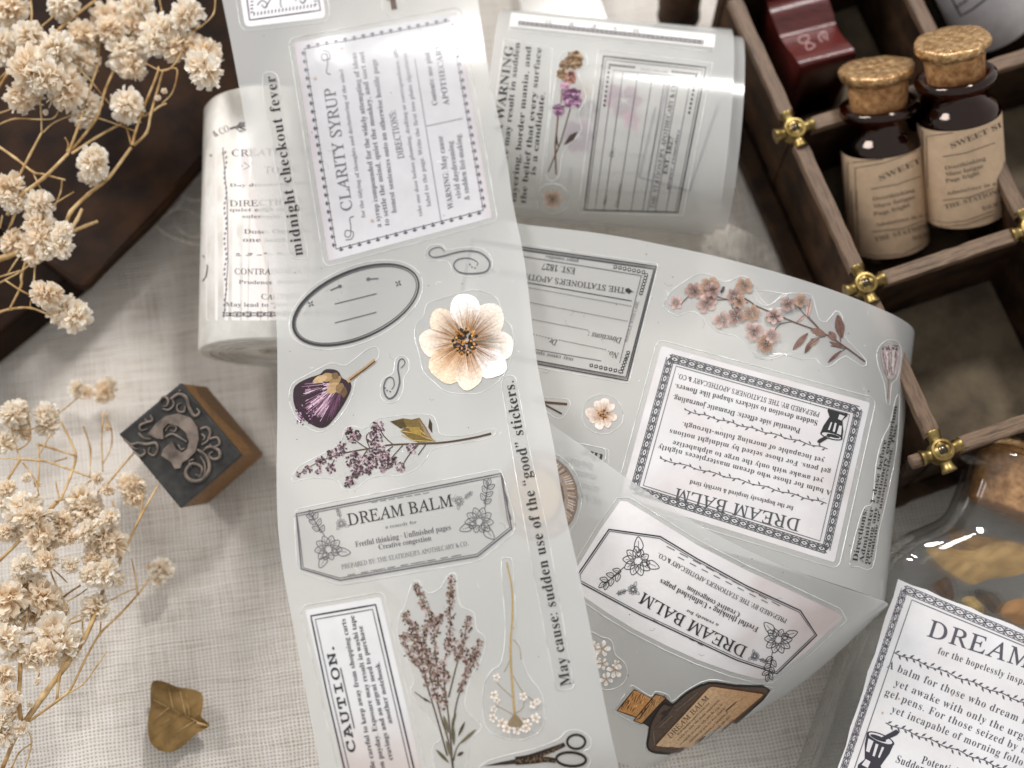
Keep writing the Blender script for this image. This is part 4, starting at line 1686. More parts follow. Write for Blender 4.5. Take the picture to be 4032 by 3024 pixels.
    outl = pcurve([z7(*p) for p in [(210, 230), (228, 140), (330, 80), (420, 50), (470, 10), (560, 20), (600, 80), (660, 110), (668, 170), (610, 290), (520, 420), (460, 470), (390, 465), (290, 400), (230, 320)]], 3, True)
    pr.poly(outl, lin('2c1c24'), 2)
    rr = random.Random(11)
    tip = z7(600, 110)
    for k in range(230):
        e = z7(*[(210, 240), (240, 340), (300, 410), (390, 465), (460, 468), (228, 150), (520, 400), (330, 440), (260, 370)][k % 9])
        e = (e[0] + rr.uniform(-20, 20), e[1] + rr.uniform(-20, 20))
        f0 = rr.uniform(.15, .5); f1 = min(.95, f0 + rr.uniform(.15, .4))
        a = (e[0] + (tip[0] - e[0]) * f0, e[1] + (tip[1] - e[1]) * f0); b = (e[0] + (tip[0] - e[0]) * f1, e[1] + (tip[1] - e[1]) * f1)
        shade = (e[0] - z7(210, 0)[0]) / 160.0
        cc = rr.choice(('c4a0b4', 'dfc4d2', '9a7088', '624056') if shade < .55 else ('5c3a50', '4a2c3c', '6d4560'))
        pr.line([a, b], 4.5, lin(cc), step=60, taper=lambda w: .4 + math.sin(3.14 * w))
    pr.up()
    for k in range(60):
        a = z7(230 + rr.uniform(0, 170), 330 + rr.uniform(-40, 120))
        pr.disc(a, 4, 3, rr.uniform(0, 3), lin(rr.choice(('2a1722', '4a2a3e', 'a77fa0'))), 5)
    pr.up()
    for k, (x, y, a, l, w) in enumerate([(590, 70, 2.6, 110, 40), (570, 120, 2.4, 120, 42), (600, 120, 2.0, 90, 36), (540, 60, 2.9, 130, 36), (480, 70, 2.8, 120, 30), (560, 40, 2.2, 60, 30), (620, 150, 1.7, 90, 26)]):
        pts = [(x, y), (x + l * .5 * math.cos(a) - w * math.sin(a), y + l * .5 * math.sin(a) + w * math.cos(a)), (x + l * math.cos(a), y + l * math.sin(a)), (x + l * .5 * math.cos(a) + w * math.sin(a), y + l * .5 * math.sin(a) - w * math.cos(a))]
        pr.poly(pcurve([z7(*p) for p in pts], 4, True), lin(('8f7450', 'a88c66', '7a6040', '9c8058', 'b59a72', '6d5638', '5a452e')[k])); pr.up(.0006)
    pr.line([z7(640, 110), z7(680, 75), z7(780, 5), z7(860, -60)], 15, lin('a58a66'), step=20); pr.up(.0006)
    pr.line([z7(660, 98), z7(790, 4), z7(858, -52)], 6, lin('4a3626'), step=20)
    pr.build('flower_print', s, 'art')

    # ---- lilac sprig
    cut = pcurve([z7(*p) for p in [(200, 860), (260, 780), (380, 710), (520, 640), (590, 580), (620, 480), (690, 460), (780, 480), (860, 410), (960, 390), (1100, 370), (1300, 370), (1350, 440), (1390, 530), (1600, 530), (1780, 480), (1810, 520), (1700, 570), (1350, 630), (1260, 720), (1180, 800), (1060, 850), (930, 850), (800, 880), (700, 960), (610, 960), (560, 890), (430, 870), (290, 880), (220, 900)]], 3, True)
    s = sticker(S, t, cut, 'brown and lilac statice sprig sticker with one olive leaf', cut=cut)
    pr = Print(S, 0.014)
    pr.line(pcurve([z7(*p) for p in [(1778, 520), (1600, 560), (1350, 595), (1000, 607), (850, 632), (680, 660), (560, 690), (400, 750), (240, 850)]], 3), 7, lin('4a3a2c'), step=40, taper=lambda w: 1.2 - w * .9)
    for pts in ([(800, 640), (700, 570), (650, 500)], [(1000, 605), (930, 540), (880, 450)], [(800, 645), (740, 740), (690, 860), (630, 930)], [(1000, 620), (900, 700), (820, 780)], [(1080, 610), (1000, 700), (920, 800)], [(1200, 610), (1120, 700), (1060, 800)], [(1260, 605), (1200, 690)], [(560, 690), (520, 760), (500, 830)], [(430, 740), (410, 830)], [(820, 640), (790, 560), (800, 520)]):
        pr.line(pcurve([z7(*p) for p in pts], 3), 4, lin('4a3a30'), step=60)
    lc = [lin(c_) for c_ in ('6a555b', '4a393f', '9a8088', '35282c', 'b59ea6', '43343a')]
    pr.up()
    for k, (x, y, r, n) in enumerate([(600, 640, 55, 45), (690, 540, 55, 45), (650, 500, 30, 18), (880, 470, 50, 45), (860, 560, 60, 50), (520, 690, 45, 30), (430, 745, 42, 28), (320, 810, 35, 18), (250, 845, 22, 10), (510, 800, 42, 26), (415, 820, 22, 12), (690, 730, 62, 60), (720, 820, 50, 45), (670, 890, 40, 30), (640, 925, 22, 14), (820, 750, 62, 55), (900, 690, 75, 65), (980, 740, 55, 45), (920, 800, 32, 18), (1060, 780, 38, 20), (1150, 640, 40, 22), (800, 820, 30, 14), (840, 690, 60, 40)]):
        c = z7(x, y)
        speck_cluster(pr, c, r * .5, n, lc, 40 + k, 4.0)
    pr.up()
    pr.poly([z7(*p) for p in [(978, 425), (1080, 400), (1150, 410), (1210, 395), (1262, 470), (1310, 560), (1340, 582), (1200, 592), (1120, 550), (1060, 500), (1100, 470)]], lin('6a5830'), 1)
    pr.poly([z7(*p) for p in [(1290, 400), (1310, 440), (1312, 520), (1280, 470)]], lin('3a2f20')); pr.up()
    pr.poly([z7(*p) for p in [(978, 425), (1080, 405), (1110, 470), (1060, 480)]], lin('4a3d22'))
    pr.poly([z7(*p) for p in [(1120, 470), (1210, 470), (1230, 540), (1150, 520)]], lin('93793a'))
    pr.poly([z7(*p) for p in [(1200, 400), (1250, 470), (1320, 575), (1260, 540)]], lin('86705a'))
    for pts in ([(1060, 500), (1180, 520), (1330, 580)], [(1100, 470), (1200, 480), (1300, 570)], [(1070, 530), (1160, 575), (1320, 585)]):
        pr.line([z7(*p) for p in pts], 3, lin('b79a58'))
    pr.build('flower_print', s, 'art')

    # ---- clear dream balm plate
    fr = [z7(235, 1155), z7(1855, 835), z7(1925, 1190), z7(1940, 1272), z7(1670, 1490), z7(582, 1680), z7(275, 1590)]
    ctr = (1590, 2070)
    cut = rounded(grow(fr, 20), 30)
    s = sticker(S, t, cut, 'clear hexagonal plate sticker reading DREAM BALM between line flowers, on the long strip', cut=cut)
    pr = Print(S, 0.014)
    pr.line(fr, 5, INK2, True); pr.line(grow(fr, -9), 2.8, INK2, True)
    pr.line([z7(1862, 850), z7(1930, 1200)], 9, INK2, step=14, taper=lambda w: .6 + .5 * math.sin(w * 90))
    for body, p0, p1, cap, fo, c in [("DREAM BALM", z7(650, 1248), z7(1478, 1092), 44, 'r', INK), ("a remedy for", z7(942, 1272), z7(1190, 1228), 12, 'b', GREY),
                                    ("Fretful thinking \u00b7 Unfinished pages", z7(706, 1417), z7(1460, 1278), 21, 'b', INK2), ("Creative congestion", z7(890, 1437), z7(1305, 1364), 20, 'b', INK2),
                                    ("PREPARED BY: THE STATIONER'S APOTHECARY & CO.", z7(596, 1592), z7(1600, 1404), 17, 'r', GREY)]:
        pr.text(body, p0, p1, cap, fo, c, offset=-0.004 if fo == 'b' else 0.006)
    for k in range(7):
        pr.line([z7(830 + 68 * k, 1066 - 12 * k), z7(880 + 68 * k, 1057 - 12 * k)], 2.8, GREY)
    for k in range(9):
        pr.line([z7(640 + 105 * k, 1640 - 19 * k), z7(700 + 105 * k, 1629 - 19 * k)], 3.2, GREY); pr.line([z7(820 + 80 * k, 1605 - 14 * k), z7(860 + 80 * k, 1598 - 14 * k)], 2.6, GREY)
    lineart_flower(pr, z7(480, 1410), 118, math.radians(-22), INK2, 2.8)
    lineart_flower(pr, z7(1690, 1190), 122, math.radians(18), INK2, 2.8)
    lineart_flower(pr, z7(590, 1222), 44, math.radians(-10), GREY, 1.5); lineart_flower(pr, z7(1530, 1050), 45, math.radians(60), GREY, 1.5)
    pr.build('lettering', s)

    # ---- may cause
    a, b = Vector((2228, 2694)), Vector((2000, 1500))
    cut = rounded([(2262, 2712), (2190, 2722), (2090, 2200), (2030, 1860), (1972, 1500), (1990, 1480), (2030, 1478), (2092, 1800), (2160, 2110)], 20)
    s = sticker(S, t, cut, 'clear strip sticker of bold text May cause sudden use of the good stickers', cut=cut)
    pr = Print(S, 0.016)
    pr.text("May cause: sudden use of the \u201cgood\u201d stickers.", (2248, 2696), (2022, 1500), 40, 'b', INK, space=1.08, offset=-0.002)
    pr.build('lettering', s)

    # ---- caution label
    q = [(1202, 2402), (1498, 2350), (1700, 3200), (1400, 3250)]
    s = sticker(S, t, rounded(q, 12), 'white label headed CAUTION with double frame at the strip foot', lambda p: mix(lin('dfdede'), lin('cfc1bb'), max(0, min(1, (p[1] - 2780) / 260.0))), margin=18, sub=5)
    pr = Print(S, 0.014)
    qf = [z9(350, 455), z9(862, 365), z9(1165, 1659), z9(1215, 1860), z9(690, 1960), z9(610, 1659)]
    pr.line([z9(700, 2000), z9(615, 1659), z9(480, 1080), z9(350, 455), z9(862, 365), z9(1000, 960), z9(1165, 1659), z9(1250, 2000)], 6, INK)
    pr.line([z9(735, 2000), z9(650, 1659), z9(515, 1080), z9(385, 482), z9(838, 402), z9(970, 960), z9(1128, 1640), z9(1215, 2000)], 3, INK)
    pr.text("CAUTION.", z9(708, 1525), z9(530, 697), 36, 'm', INK, space=1.1, offset=0.012)
    pr.line([z9(695, 1345), z9(585, 865)], 4, INK)
    for body, p0, p1, cap in [("Be careful to keep away from shopping carts", z9(862, 1665), z9(622, 475), 19), ("on payday. Exposure may result in washi tape", z9(938, 1665), z9(692, 450), 19),
                              ("cravings and an urgent need to purchase", z9(1000, 1590), z9(757, 530), 19), ("another notebook.", z9(995, 1302), z9(892, 815), 19)]:
        pr.text(body, p0, p1, cap, 'b', INK, offset=-0.006)
    pr.build('lettering', s)

    # ---- heather bunch
    cut = pcurve([z9(*p) for p in [(1150, 200), (1210, 180), (1240, 250), (1300, 275), (1380, 230), (1440, 130), (1500, 130), (1510, 260), (1540, 380), (1640, 430), (1660, 560), (1735, 640), (1700, 800), (1640, 900), (1580, 1060), (1580, 1200), (1690, 1310), (1690, 1360), (1600, 1450), (1600, 1560), (1500, 1900), (1400, 1900), (1310, 1520), (1380, 1430), (1330, 1330), (1240, 1200), (1140, 1060), (1170, 960), (1100, 780), (1040, 620), (1050, 450), (1090, 390)]], 3, True)
    s = sticker(S, t, cut, 'dried heather bunch sticker in brown and mauve', cut=cut)
    pr = Print(S, 0.014)
    stems = [[(1190, 220), (1230, 340), (1290, 470), (1240, 640), (1290, 900), (1380, 1250), (1440, 1450), (1480, 1700)], [(1460, 165), (1450, 350), (1450, 600), (1400, 900), (1440, 1250), (1480, 1700)],
             [(1100, 430), (1150, 600), (1220, 800), (1270, 1000), (1350, 1270), (1430, 1560)], [(1075, 610), (1140, 760), (1230, 900), (1300, 1100)], [(1590, 480), (1560, 640), (1500, 860), (1440, 1100)],
             [(1680, 660), (1640, 820), (1560, 980), (1500, 1160), (1470, 1400)], [(1380, 460), (1330, 560), (1340, 800), (1360, 1000)], [(1180, 520), (1190, 650), (1210, 800)], [(1650, 740), (1580, 900), (1510, 1060)], [(1500, 430), (1460, 480)],
             [(1170, 1055), (1270, 1130)], [(1600, 1390), (1510, 1490), (1480, 1600)]]
    for pts in stems:
        pr.line(pcurve([z9(*p) for p in pts], 4), 5, lin('4b4034'), step=50, taper=lambda w: .5 + .8 * w)
    hc = [lin(c_) for c_ in ('7d6558', '9d8478', '5a463a', 'b7a098', '43342a', 'c4aeb0', '8a7462', '6d5648')]
    pr.up()
    rr = random.Random(3)
    for si, pts in enumerate(stems[:9]):
        pp = pcurve([z9(*p) for p in pts], 8)
        m = int(len(pp) * .62)
        for k in range(0, m, 1):
            c = pp[k]
            sp = 9 + 9 * math.sin(3.14 * min(1, k / m + .15))
            speck_cluster(pr, (c[0] + rr.uniform(-8, 8), c[1] + rr.uniform(-4, 4)), sp, 7, hc, si * 50 + k, 3.6, 1.4)
    for k, (x, y, r, n) in enumerate([(1340, 860, 75, 70), (1380, 940, 70, 70), (1360, 1060, 65, 60), (1460, 680, 60, 50), (1330, 500, 45, 35), (1540, 740, 60, 45), (1200, 700, 45, 30), (1270, 760, 55, 40), (1400, 1160, 45, 30), (1450, 290, 30, 30), (1590, 800, 45, 30)]):
        speck_cluster(pr, z9(x, y), r * .5, n, hc, 800 + k, 4.0, 1.4)
    pr.up()
    for x, y, a, l, w in [(1340, 1510, .8, 150, 14), (1660, 1350, 2.4, 170, 14), (1570, 1290, 2.0, 130, 12), (1500, 1220, 1.9, 110, 12), (1400, 1240, 1.3, 150, 16), (1560, 1530, 2.6, 60, 14), (1470, 1300, 1.5, 180, 16), (1420, 1440, 1.25, 160, 14), (1240, 1100, .6, 80, 6)]:
        pts = [(x, y), (x + l * .5 * math.cos(a) - w * math.sin(a), y + l * .5 * math.sin(a) + w * math.cos(a)), (x + l * math.cos(a), y + l * math.sin(a)), (x + l * .5 * math.cos(a) + w * math.sin(a), y + l * .5 * math.sin(a) - w * math.cos(a))]
        pr.poly(pcurve([z9(*p) for p in pts], 3, True), lin(rr.choice(('5d5a44', '6d6650', '4a4436'))))
    pr.build('flower_print', s, 'art')

    # ---- white umbel
    cut = pcurve([z9(*p) for p in [(1860, 20), (1900, -5), (1945, 20), (1960, 200), (1985, 620), (2060, 900), (2180, 1080), (2190, 1320), (2100, 1410), (1980, 1440), (1840, 1410), (1740, 1340), (1710, 1200), (1720, 1000), (1780, 890), (1860, 820), (1890, 560), (1870, 250)]], 3, True)
    s = sticker(S, t, cut, 'upside-down white umbel flower sticker with long tan stem', cut=cut)
    pr = Print(S, 0.014)
    pr.line(pcurve([z9(*p) for p in [(1900, 30), (1940, 230), (1945, 450), (1930, 700), (1940, 950), (1965, 1250)]], 5), 8, lin('b3975f'), step=40, taper=lambda w: .6 + .5 * w)
    for pts in ([(1950, 930), (2030, 1060), (2120, 1130)], [(1950, 1100), (1880, 1040), (1820, 980)], [(1960, 1230), (2030, 1180), (2040, 1080)], [(1940, 780), (1880, 900)], [(1950, 640), (2000, 700), (2015, 800)], [(1960, 1240), (1850, 1180), (1800, 1160)], [(1965, 1250), (2050, 1270), (2120, 1250)]):
        pr.line(pcurve([z9(*p) for p in pts], 4), 3, lin('a08d76'), step=60)
    pr.up()
    for k, (x, y, r) in enumerate([(1820, 940, 26), (1800, 1080, 30), (1820, 1120, 24), (1800, 1190, 24), (1790, 1260, 30), (1860, 1300, 36), (1930, 1310, 44), (2000, 1300, 40), (2060, 1310, 36), (2130, 1260, 34), (2110, 1150, 28), (2030, 1090, 28), (2140, 1130, 24), (1900, 1340, 34), (1980, 1350, 36), (2050, 1340, 30)]):
        bloom(pr, z9(x, y), r * .62, 5, lin('d3b99a'), lin('fbf7f3'), [lin('b78c4a'), lin('8e8450')], 300 + k, .5)
    pr.poly(pcurve([z9(*p) for p in [(1905, 1310), (1950, 1240), (1985, 1240), (2030, 1310), (1970, 1330)]], 3, True), lin('8d7c62'))
    pr.build('flower_print', s, 'art')

    # ---- scissors
    zs = Z(2000, 2199)
    cut = pcurve([z9(1670, 1680), z9(1760, 1600), z9(1980, 1540), zs(230, 1500), zs(400, 1430), zs(460, 1370), zs(560, 1360), zs(650, 1420), zs(650, 1500), zs(600, 1530), zs(655, 1590), zs(600, 1680), zs(440, 1720), zs(200, 1680), zs(60, 1680), z9(1800, 1720)], 3, True)
    s = sticker(S, t, cut, 'antique scissors sticker with dark ornate handles', cut=cut)
    pr = Print(S, 0.014)
    dk, gd = lin('2f2823'), lin('8a6d4c')
    pr.poly([z9(1715, 1642), z9(1850, 1610), z9(1975, 1585), z9(1985, 1625), z9(1900, 1632)], lin('3a322f'), 1)
    pr.line(pcurve([zs(60, 1600), zs(160, 1580), zs(260, 1545), zs(380, 1500), zs(450, 1470)], 4), 26, dk, step=12, taper=lambda w: 1.2 - .55 * w)
    pr.line(pcurve([zs(60, 1605), zs(180, 1600), zs(300, 1590), zs(380, 1600)], 4), 24, dk, step=12, taper=lambda w: 1.2 - .4 * w)
    pr.line([zs(540 + 72 * math.cos(k * .349), 1450 + 56 * math.sin(k * .349)) for k in range(18)], 10, dk, True)
    pr.line([zs(500 + 118 * math.cos(k * .349 - .1), 1588 + 55 * math.sin(k * .349)) for k in range(18)], 11, dk, True)
    pr.up()
    rr = random.Random(6)
    for k in range(60):
        tt = rr.random()
        x, y = (60 + 380 * tt, 1602 - 130 * tt * tt + rr.uniform(-16, 16)) if k % 2 else (60 + 320 * tt, 1602 - 10 * tt + rr.uniform(-14, 14))
        pr.disc(zs(x, y), 4, 2, rr.uniform(0, 3), gd, 5)
    pr.build('drawing_print', s, 'art')
    dust(S, t, [(1000, 100, 1850, 900), (1120, 1000, 2050, 1800), (1150, 1900, 2200, 2900)], 60, 3)


build_main_strip()


# ================================================================== the coil of tape on the right: two overlapping turns
def build_right_coil():
    t = thing('sticker_tape', P(2900, 1800, 0), 'wide milky sticker tape looping in two overlapping turns on the right', 'sticker tape')
    up = [((1560, 830), (1380, 1740), 1.2), ((1700, 838), (1540, 1800), 2.4), ((1850, 850), (1700, 1880), 3.3), ((2040, 880), (1850, 1930), 3.6), ((2400, 925), (2190, 2010), 3.95), ((2800, 1005), (2560, 2085), 4.2),
          ((3100, 1085), (2850, 2170), 4.3), ((3300, 1150), (3080, 2235), 4.25), ((3450, 1210), (3260, 2290), 4.0), ((3548, 1258), (3395, 2335), 3.5), ((3598, 1300), (3470, 2365), 2.75), ((3585, 1345), (3480, 2385), 1.9), ((3510, 1385), (3430, 2390), 1.0), ((3380, 1400), (3320, 2380), .4), ((3150, 1370), (3100, 2330), .15), ((2800, 1280), (2800, 2250), .12)]
    S = Surf([[P(*a, z), P(*b, z)] for a, b, z in up], 8, 16, 0.04)
    S.film('film', t, [M['film'], M['film_back']])
    lo = [((1700, 1400), (1330, 2130), 1.2, .4), ((1900, 1500), (1500, 2300), 3.6, 2.2), ((2200, 1690), (1800, 2560), 4.45, 2.5), ((2480, 1890), (2060, 2780), 4.8, 2.4), ((2760, 2070), (2270, 2920), 5.0, 2.1), ((3050, 2215), (2410, 2990), 4.95, 1.75),
          ((3280, 2300), (2510, 3022), 4.6, 1.35), ((3430, 2348), (2580, 3012), 3.9, .9), ((3495, 2375), (2612, 2996), 2.9, .5), ((3470, 2400), (2600, 2990), 1.8, .25), ((3380, 2400), (2560, 2985), .9, .12), ((3200, 2350), (2480, 2960), .3, .08)]
    W = Surf([[P(*a, za), P((a[0] + b[0]) / 2 + dm, (a[1] + b[1]) / 2 + dm * .55, (za + zb) / 2 + .18 * min(1, za / 4)), P(*b, zb)] for (a, b, za, zb), dm in zip(lo, (0, 0, 0, 0, 8, 22, 40, 55, 62, 55, 40, 20))], 8, 16, 0.035)
    W.film('film', t, [M['film'], M['film_back']])
    z7, z8, z4, z3 = Z(2000, 850), Z(2932, 750), Z(2932, 1450), Z(2000, 1450)

    # ---- apothecary form
    q = [(1860, 945), (2584, 1050), (2470, 1499), (1770, 1370)]
    s = sticker(S, t, rounded(grow(q, 14), 14), 'clear ruled apothecary form sticker upside down beside the long strip', cut=rounded(grow(q, 14), 14))
    pr = Print(S, 0.014)
    pr.line(q, 5, INK, True); pr.line(grow(q, -8), 2.5, INK2, True); pr.line(grow(q, -14), 4, INK, True)
    pr.line([z7(105, 320), z7(700, 415), z7(1060, 475)], 3, INK2); pr.line([z7(1055, 480), z7(885, 1165)], 3, INK2); pr.line([z7(130, 525), z7(980, 675)], 3.5, INK); pr.line([z7(220, 1060), z7(740, 1150)], 3, INK2)
    pr.text("THE STATIONER'S APOTHECARY & CO", z7(930, 572), (1880, 1052), 21, 'r', INK, offset=0.008)
    pr.poly([z7(930, 580), z7(1005, 605), z7(930, 600), z7(960, 620), z7(985, 598), z7(955, 572)], INK)
    pr.text("EST. 1827", z7(537, 415), z7(275, 374), 24, 'b', INK, offset=-0.004); pr.text("paper remedies", z7(560, 350), z7(300, 312), 13, 'b', INK2)
    for a, b in ((z7(970, 715), z7(140, 565)), (z7(940, 835), z7(165, 685)), (z7(630, 905), z7(185, 820)), (z7(770, 1060), z7(410, 985)), (z7(320, 968), z7(205, 940))):
        pr.dots(a, b, max(4, int(math.dist(a, b) / 9)), 2.6, INK)
    pr.text("Directions :", z7(905, 968), z7(640, 918), 22, 'i', INK, offset=.006); pr.text("Dr.", z7(397, 985), z7(325, 968), 22, 'i', INK, offset=.006); pr.text("No.", z7(882, 1088), z7(795, 1068), 22, 'i', INK, offset=.006)
    pr.text("may cause spontaneous", z7(520, 1128), z7(40, 1040), 15, 'b', INK2, offset=-.004)
    pr.text("HANDLE WITH CARE", z7(945, 1002), z7(1040, 680), 12, 'r', INK2)
    for k in range(7):
        for c in (z7(850 + 37 * k, 405 + 7 * k), z7(1095 - 7 * k, 470 + 24 * k), z7(660 + 38 * k, 1185 + 8 * k), z7(898 + 9 * k, 1235 - 25 * k)):
            pr.poly([(c[0] - 7, c[1] - 6), (c[0] + 6, c[1] - 7), (c[0] + 7, c[1] + 6), (c[0] - 6, c[1] + 7)], INK); pr.up(.0004)
            pr.disc(c, 3, 3, 0, lin('d0d1ce'), 6); pr.lift -= .0004
    pr.build('lettering', s)

    # ---- blossom branch
    cut = [z7(*p) for p in [(1235, 700), (1290, 600), (1400, 520), (1520, 455), (1620, 480), (1700, 525), (1780, 505), (1860, 475), (1930, 520), (1970, 610), (2060, 710), (2150, 650), (2212, 620)]]
    cut += [z8(*p) for p in [(60, 790), (100, 880), (180, 915), (250, 870), (310, 820), (420, 815), (530, 830), (560, 920), (590, 1020), (650, 1040), (720, 955), (775, 1000), (790, 1150), (860, 1230), (965, 1350), (930, 1395), (800, 1310), (700, 1380), (620, 1400), (560, 1330), (450, 1340), (300, 1295), (180, 1330), (80, 1320)]]
    cut += [z7(*p) for p in [(2190, 1100), (2100, 1130), (2000, 1135), (1900, 1040), (1800, 950), (1660, 920), (1560, 820), (1480, 760), (1400, 770), (1340, 795), (1250, 740)]]
    cut = pcurve(cut, 2, True)
    s = sticker(S, t, cut, 'dusty pink blossom branch sticker with wavy cut edge', cut=cut)
    pr = Print(S, 0.014)
    for pts, w in (([z8(950, 1355), z8(780, 1230), z8(620, 1130), z8(380, 1040), z8(100, 920), z7(1930, 690), z7(1850, 640)], 6), ([z7(1900, 690), z7(1700, 655), z7(1520, 590)], 4), ([z7(1510, 590), z7(1440, 630), z7(1365, 705)], 4), ([z7(1740, 665), z7(1600, 670)], 3.5), ([z7(1870, 690), z7(1790, 740), z7(1770, 700)], 3), ([z8(620, 1130), z8(480, 990), z8(420, 920)], 3.5), ([z8(620, 1130), z8(560, 1060), z8(500, 980), z8(520, 860)], 3), ([z8(380, 1040), z8(280, 1060), z8(230, 1120)], 3), ([z8(760, 1200), z8(740, 1100)], 3), ([z8(640, 1155), z8(520, 1180)], 3), ([z8(800, 1250), z8(670, 1340)], 3), ([z8(820, 1255), z8(680, 1230)], 3)):
        pr.line(pcurve(pts, 4), w, lin('5a463f'), step=40)
    pr.up()
    for x, y, a, l, w in [(520, 860, 1.75, 150, 22), (735, 985, 1.4, 190, 38), (720, 1190, -2.2, 90, 30), (520, 1100, .35, 130, 30), (500, 1130, 2.3, 180, 26), (540, 1180, 2.1, 130, 22), (590, 1170, 2.5, 110, 22), (780, 1250, -2.7, 120, 16), (760, 1270, 2.4, 140, 14), (470, 990, 2.4, 80, 14)]:
        pts = [(x, y), (x + l * .5 * math.cos(a) - w * math.sin(a), y + l * .5 * math.sin(a) + w * math.cos(a)), (x + l * math.cos(a), y + l * math.sin(a)), (x + l * .5 * math.cos(a) + w * math.sin(a), y + l * .5 * math.sin(a) - w * math.cos(a))]
        rr = random.Random(int(x + y))
        pr.poly(pcurve([z8(*p) for p in pts], 4, True), lin(rr.choice(('7a5f55', '8f7468', '6a5048', 'b79a92'))), 1); pr.up(.0006)
        pr.line([z8(*pts[0]), z8(*pts[2])], 2.5, lin('4a3830'))
    pr.poly([z7(1680, 600), z7(1700, 560), z7(1720, 565), z7(1710, 600), z7(1690, 618)], lin('4a4040'))
    for k, (zz, x, y, r) in enumerate([(z7, 1330, 690, 52), (z7, 1470, 595, 66), (z7, 1590, 560, 76), (z7, 1575, 695, 76), (z7, 1790, 640, 66), (z7, 1875, 560, 66), (z7, 1690, 830, 66), (z7, 1805, 800, 66), (z7, 1930, 780, 66), (z7, 1945, 920, 74), (z7, 2100, 800, 62), (z7, 2040, 1025, 70), (z7, 2085, 955, 60), (z8, 335, 905, 56), (z8, 440, 880, 50), (z8, 230, 1010, 66), (z7, 1620, 600, 60), (z7, 1830, 690, 50)]):
        br = k % 3
        bloom(pr, zz(x, y), r * .56, 6, lin(('4f372e', '46302a', '5d4230')[br]), lin(('cdb0a8', 'ad9088', 'b0917e')[br]), [lin('4a2f26')] if k % 2 else None, 500 + k, .5, k)
    pr.build('flower_print', s, 'art')

    # ---- pale bud by the curl
    cut = pcurve([z8(*p) for p in [(1045, 1290), (1080, 1220), (1140, 1185), (1210, 1200), (1238, 1270), (1225, 1420), (1195, 1500), (1160, 1540), (1150, 1680), (1125, 1690), (1110, 1560), (1090, 1480), (1060, 1400)]], 3, True)
    s = sticker(S, t, cut, 'pale rosebud sticker near the bend of the tape', cut=cut)
    pr = Print(S, 0.014)
    rr = random.Random(2)
    pr.poly(pcurve([z8(*p) for p in [(1075, 1290), (1100, 1240), (1150, 1218), (1220, 1250), (1222, 1350), (1210, 1430), (1180, 1482), (1140, 1500), (1100, 1420)]], 3, True), lin('b5a9a6'), 2)
    pr.up()
    for k in range(50):
        x = rr.uniform(1085, 1212)
        pr.line([z8(x, 1250 + rr.uniform(0, 60)), z8(1150 + (x - 1150) * .6, 1420 + rr.uniform(-30, 50))], 3.5, lin(rr.choice(('8a7a78', 'd9cfcb', 'b79f9f', '6d6260', 'c9b5b2'))), step=60)
    for k in range(26):
        pr.disc(z8(1085 + rr.uniform(0, 125), 1240 + rr.uniform(-14, 28)), 4, 3, 0, lin(rr.choice(('5a4f4e', '453c3b', '8a7f7c'))), 5)
    pr.line([z8(1142, 1490), z8(1140, 1560), z8(1130, 1650)], 6, lin('a08d80'), step=30)
    pr.build('flower_print', s, 'art')

    # ---- white dream balm label
    q = [(2604, 1362), (3425, 1585), (3285, 2215), (2444, 1955)]
    s = sticker(S, t, rounded(q, 10), 'white upside-down DREAM BALM label with braided border and mortar drawing, on the looping tape', lambda p: mix(lin('dcdbdc'), lin('d4cdcc'), max(0, min(1, .5 + .8 * noise.noise(Vector((p[0] * .006, p[1] * .006, 2)))))), margin=22, sub=5)
    pr = Print(S, 0.014)
    bi = [quad_pt(q, u, v) for u, v in ((.055, .06), (.955, .065), (.95, .94), (.05, .93))]
    dkb = lin('4f5154')
    for a, b, n in ((0, 1, 22), (1, 2, 17), (2, 3, 22), (3, 0, 16)):
        braid(pr, bi[a], bi[b], 27, dkb, n)
    bi2 = [quad_pt(q, u, v) for u, v in ((.09, .1), (.92, .105), (.915, .9), (.085, .89))]
    pr.line(bi2, 3, GREY, True)
    for body, p0, p1, cap, fo, c in [
            ("DREAM BALM", (3152, 2046), (2664, 1922), 46, 'r', lin('4a4c4e')), ("for the hopelessly inspired & terribly tired", (3124, 1994), (2718, 1890), 17, 'b', INK),
            ("A balm for those who dream masterpieces nightly", (3274, 1933), (2594, 1750), 19, 'b', lin('4a4a4c')), ("yet awake with only the urge to alphabetize", (3241, 1886), (2651, 1735), 19, 'b', lin('4a4a4c')),
            ("gel pens. For those seized by midnight notions", (3271, 1850), (2639, 1690), 19, 'b', lin('4a4a4c')), ("yet incapable of morning follow-through.", (3246, 1806), (2689, 1662), 19, 'b', lin('4a4a4c')),
            ("Potential side effects: Dramatic journaling.", (3151, 1684), (2652, 1547), 20, 'b', INK), ("Sudden devotion to stickers shaped like flowers.", (3220, 1669), (2659, 1514), 20, 'b', INK),
            ("PREPARED BY: THE STATIONER'S APOTHECARY & CO.", (3228, 1625), (2670, 1471), 18, 'r', INK)]:
        if body.startswith("Sudden"):
            p0, p1 = (3220, 1657), (2660, 1511)
        if body.startswith("Potential"):
            p0, p1 = (3152, 1688), (2652, 1556)
        pr.text(body, p0, p1, cap, fo, c, offset=-0.006 if fo == 'b' else .004, space=1.05)
    vine(pr, (3253, 1982), (2597, 1806), 20, INK2, 34); vine(pr, (3258, 1768), (2694, 1614), 20, INK2, 30)
    ca, sa = math.cos(math.radians(195)), math.sin(math.radians(195))
    mc = z4(705, 460)
    mortar(pr, lambda x, y: (mc[0] + (x * ca + y * sa) * 88, mc[1] + (x * sa - y * ca) * 88), INK, lin('cfcdcc'))
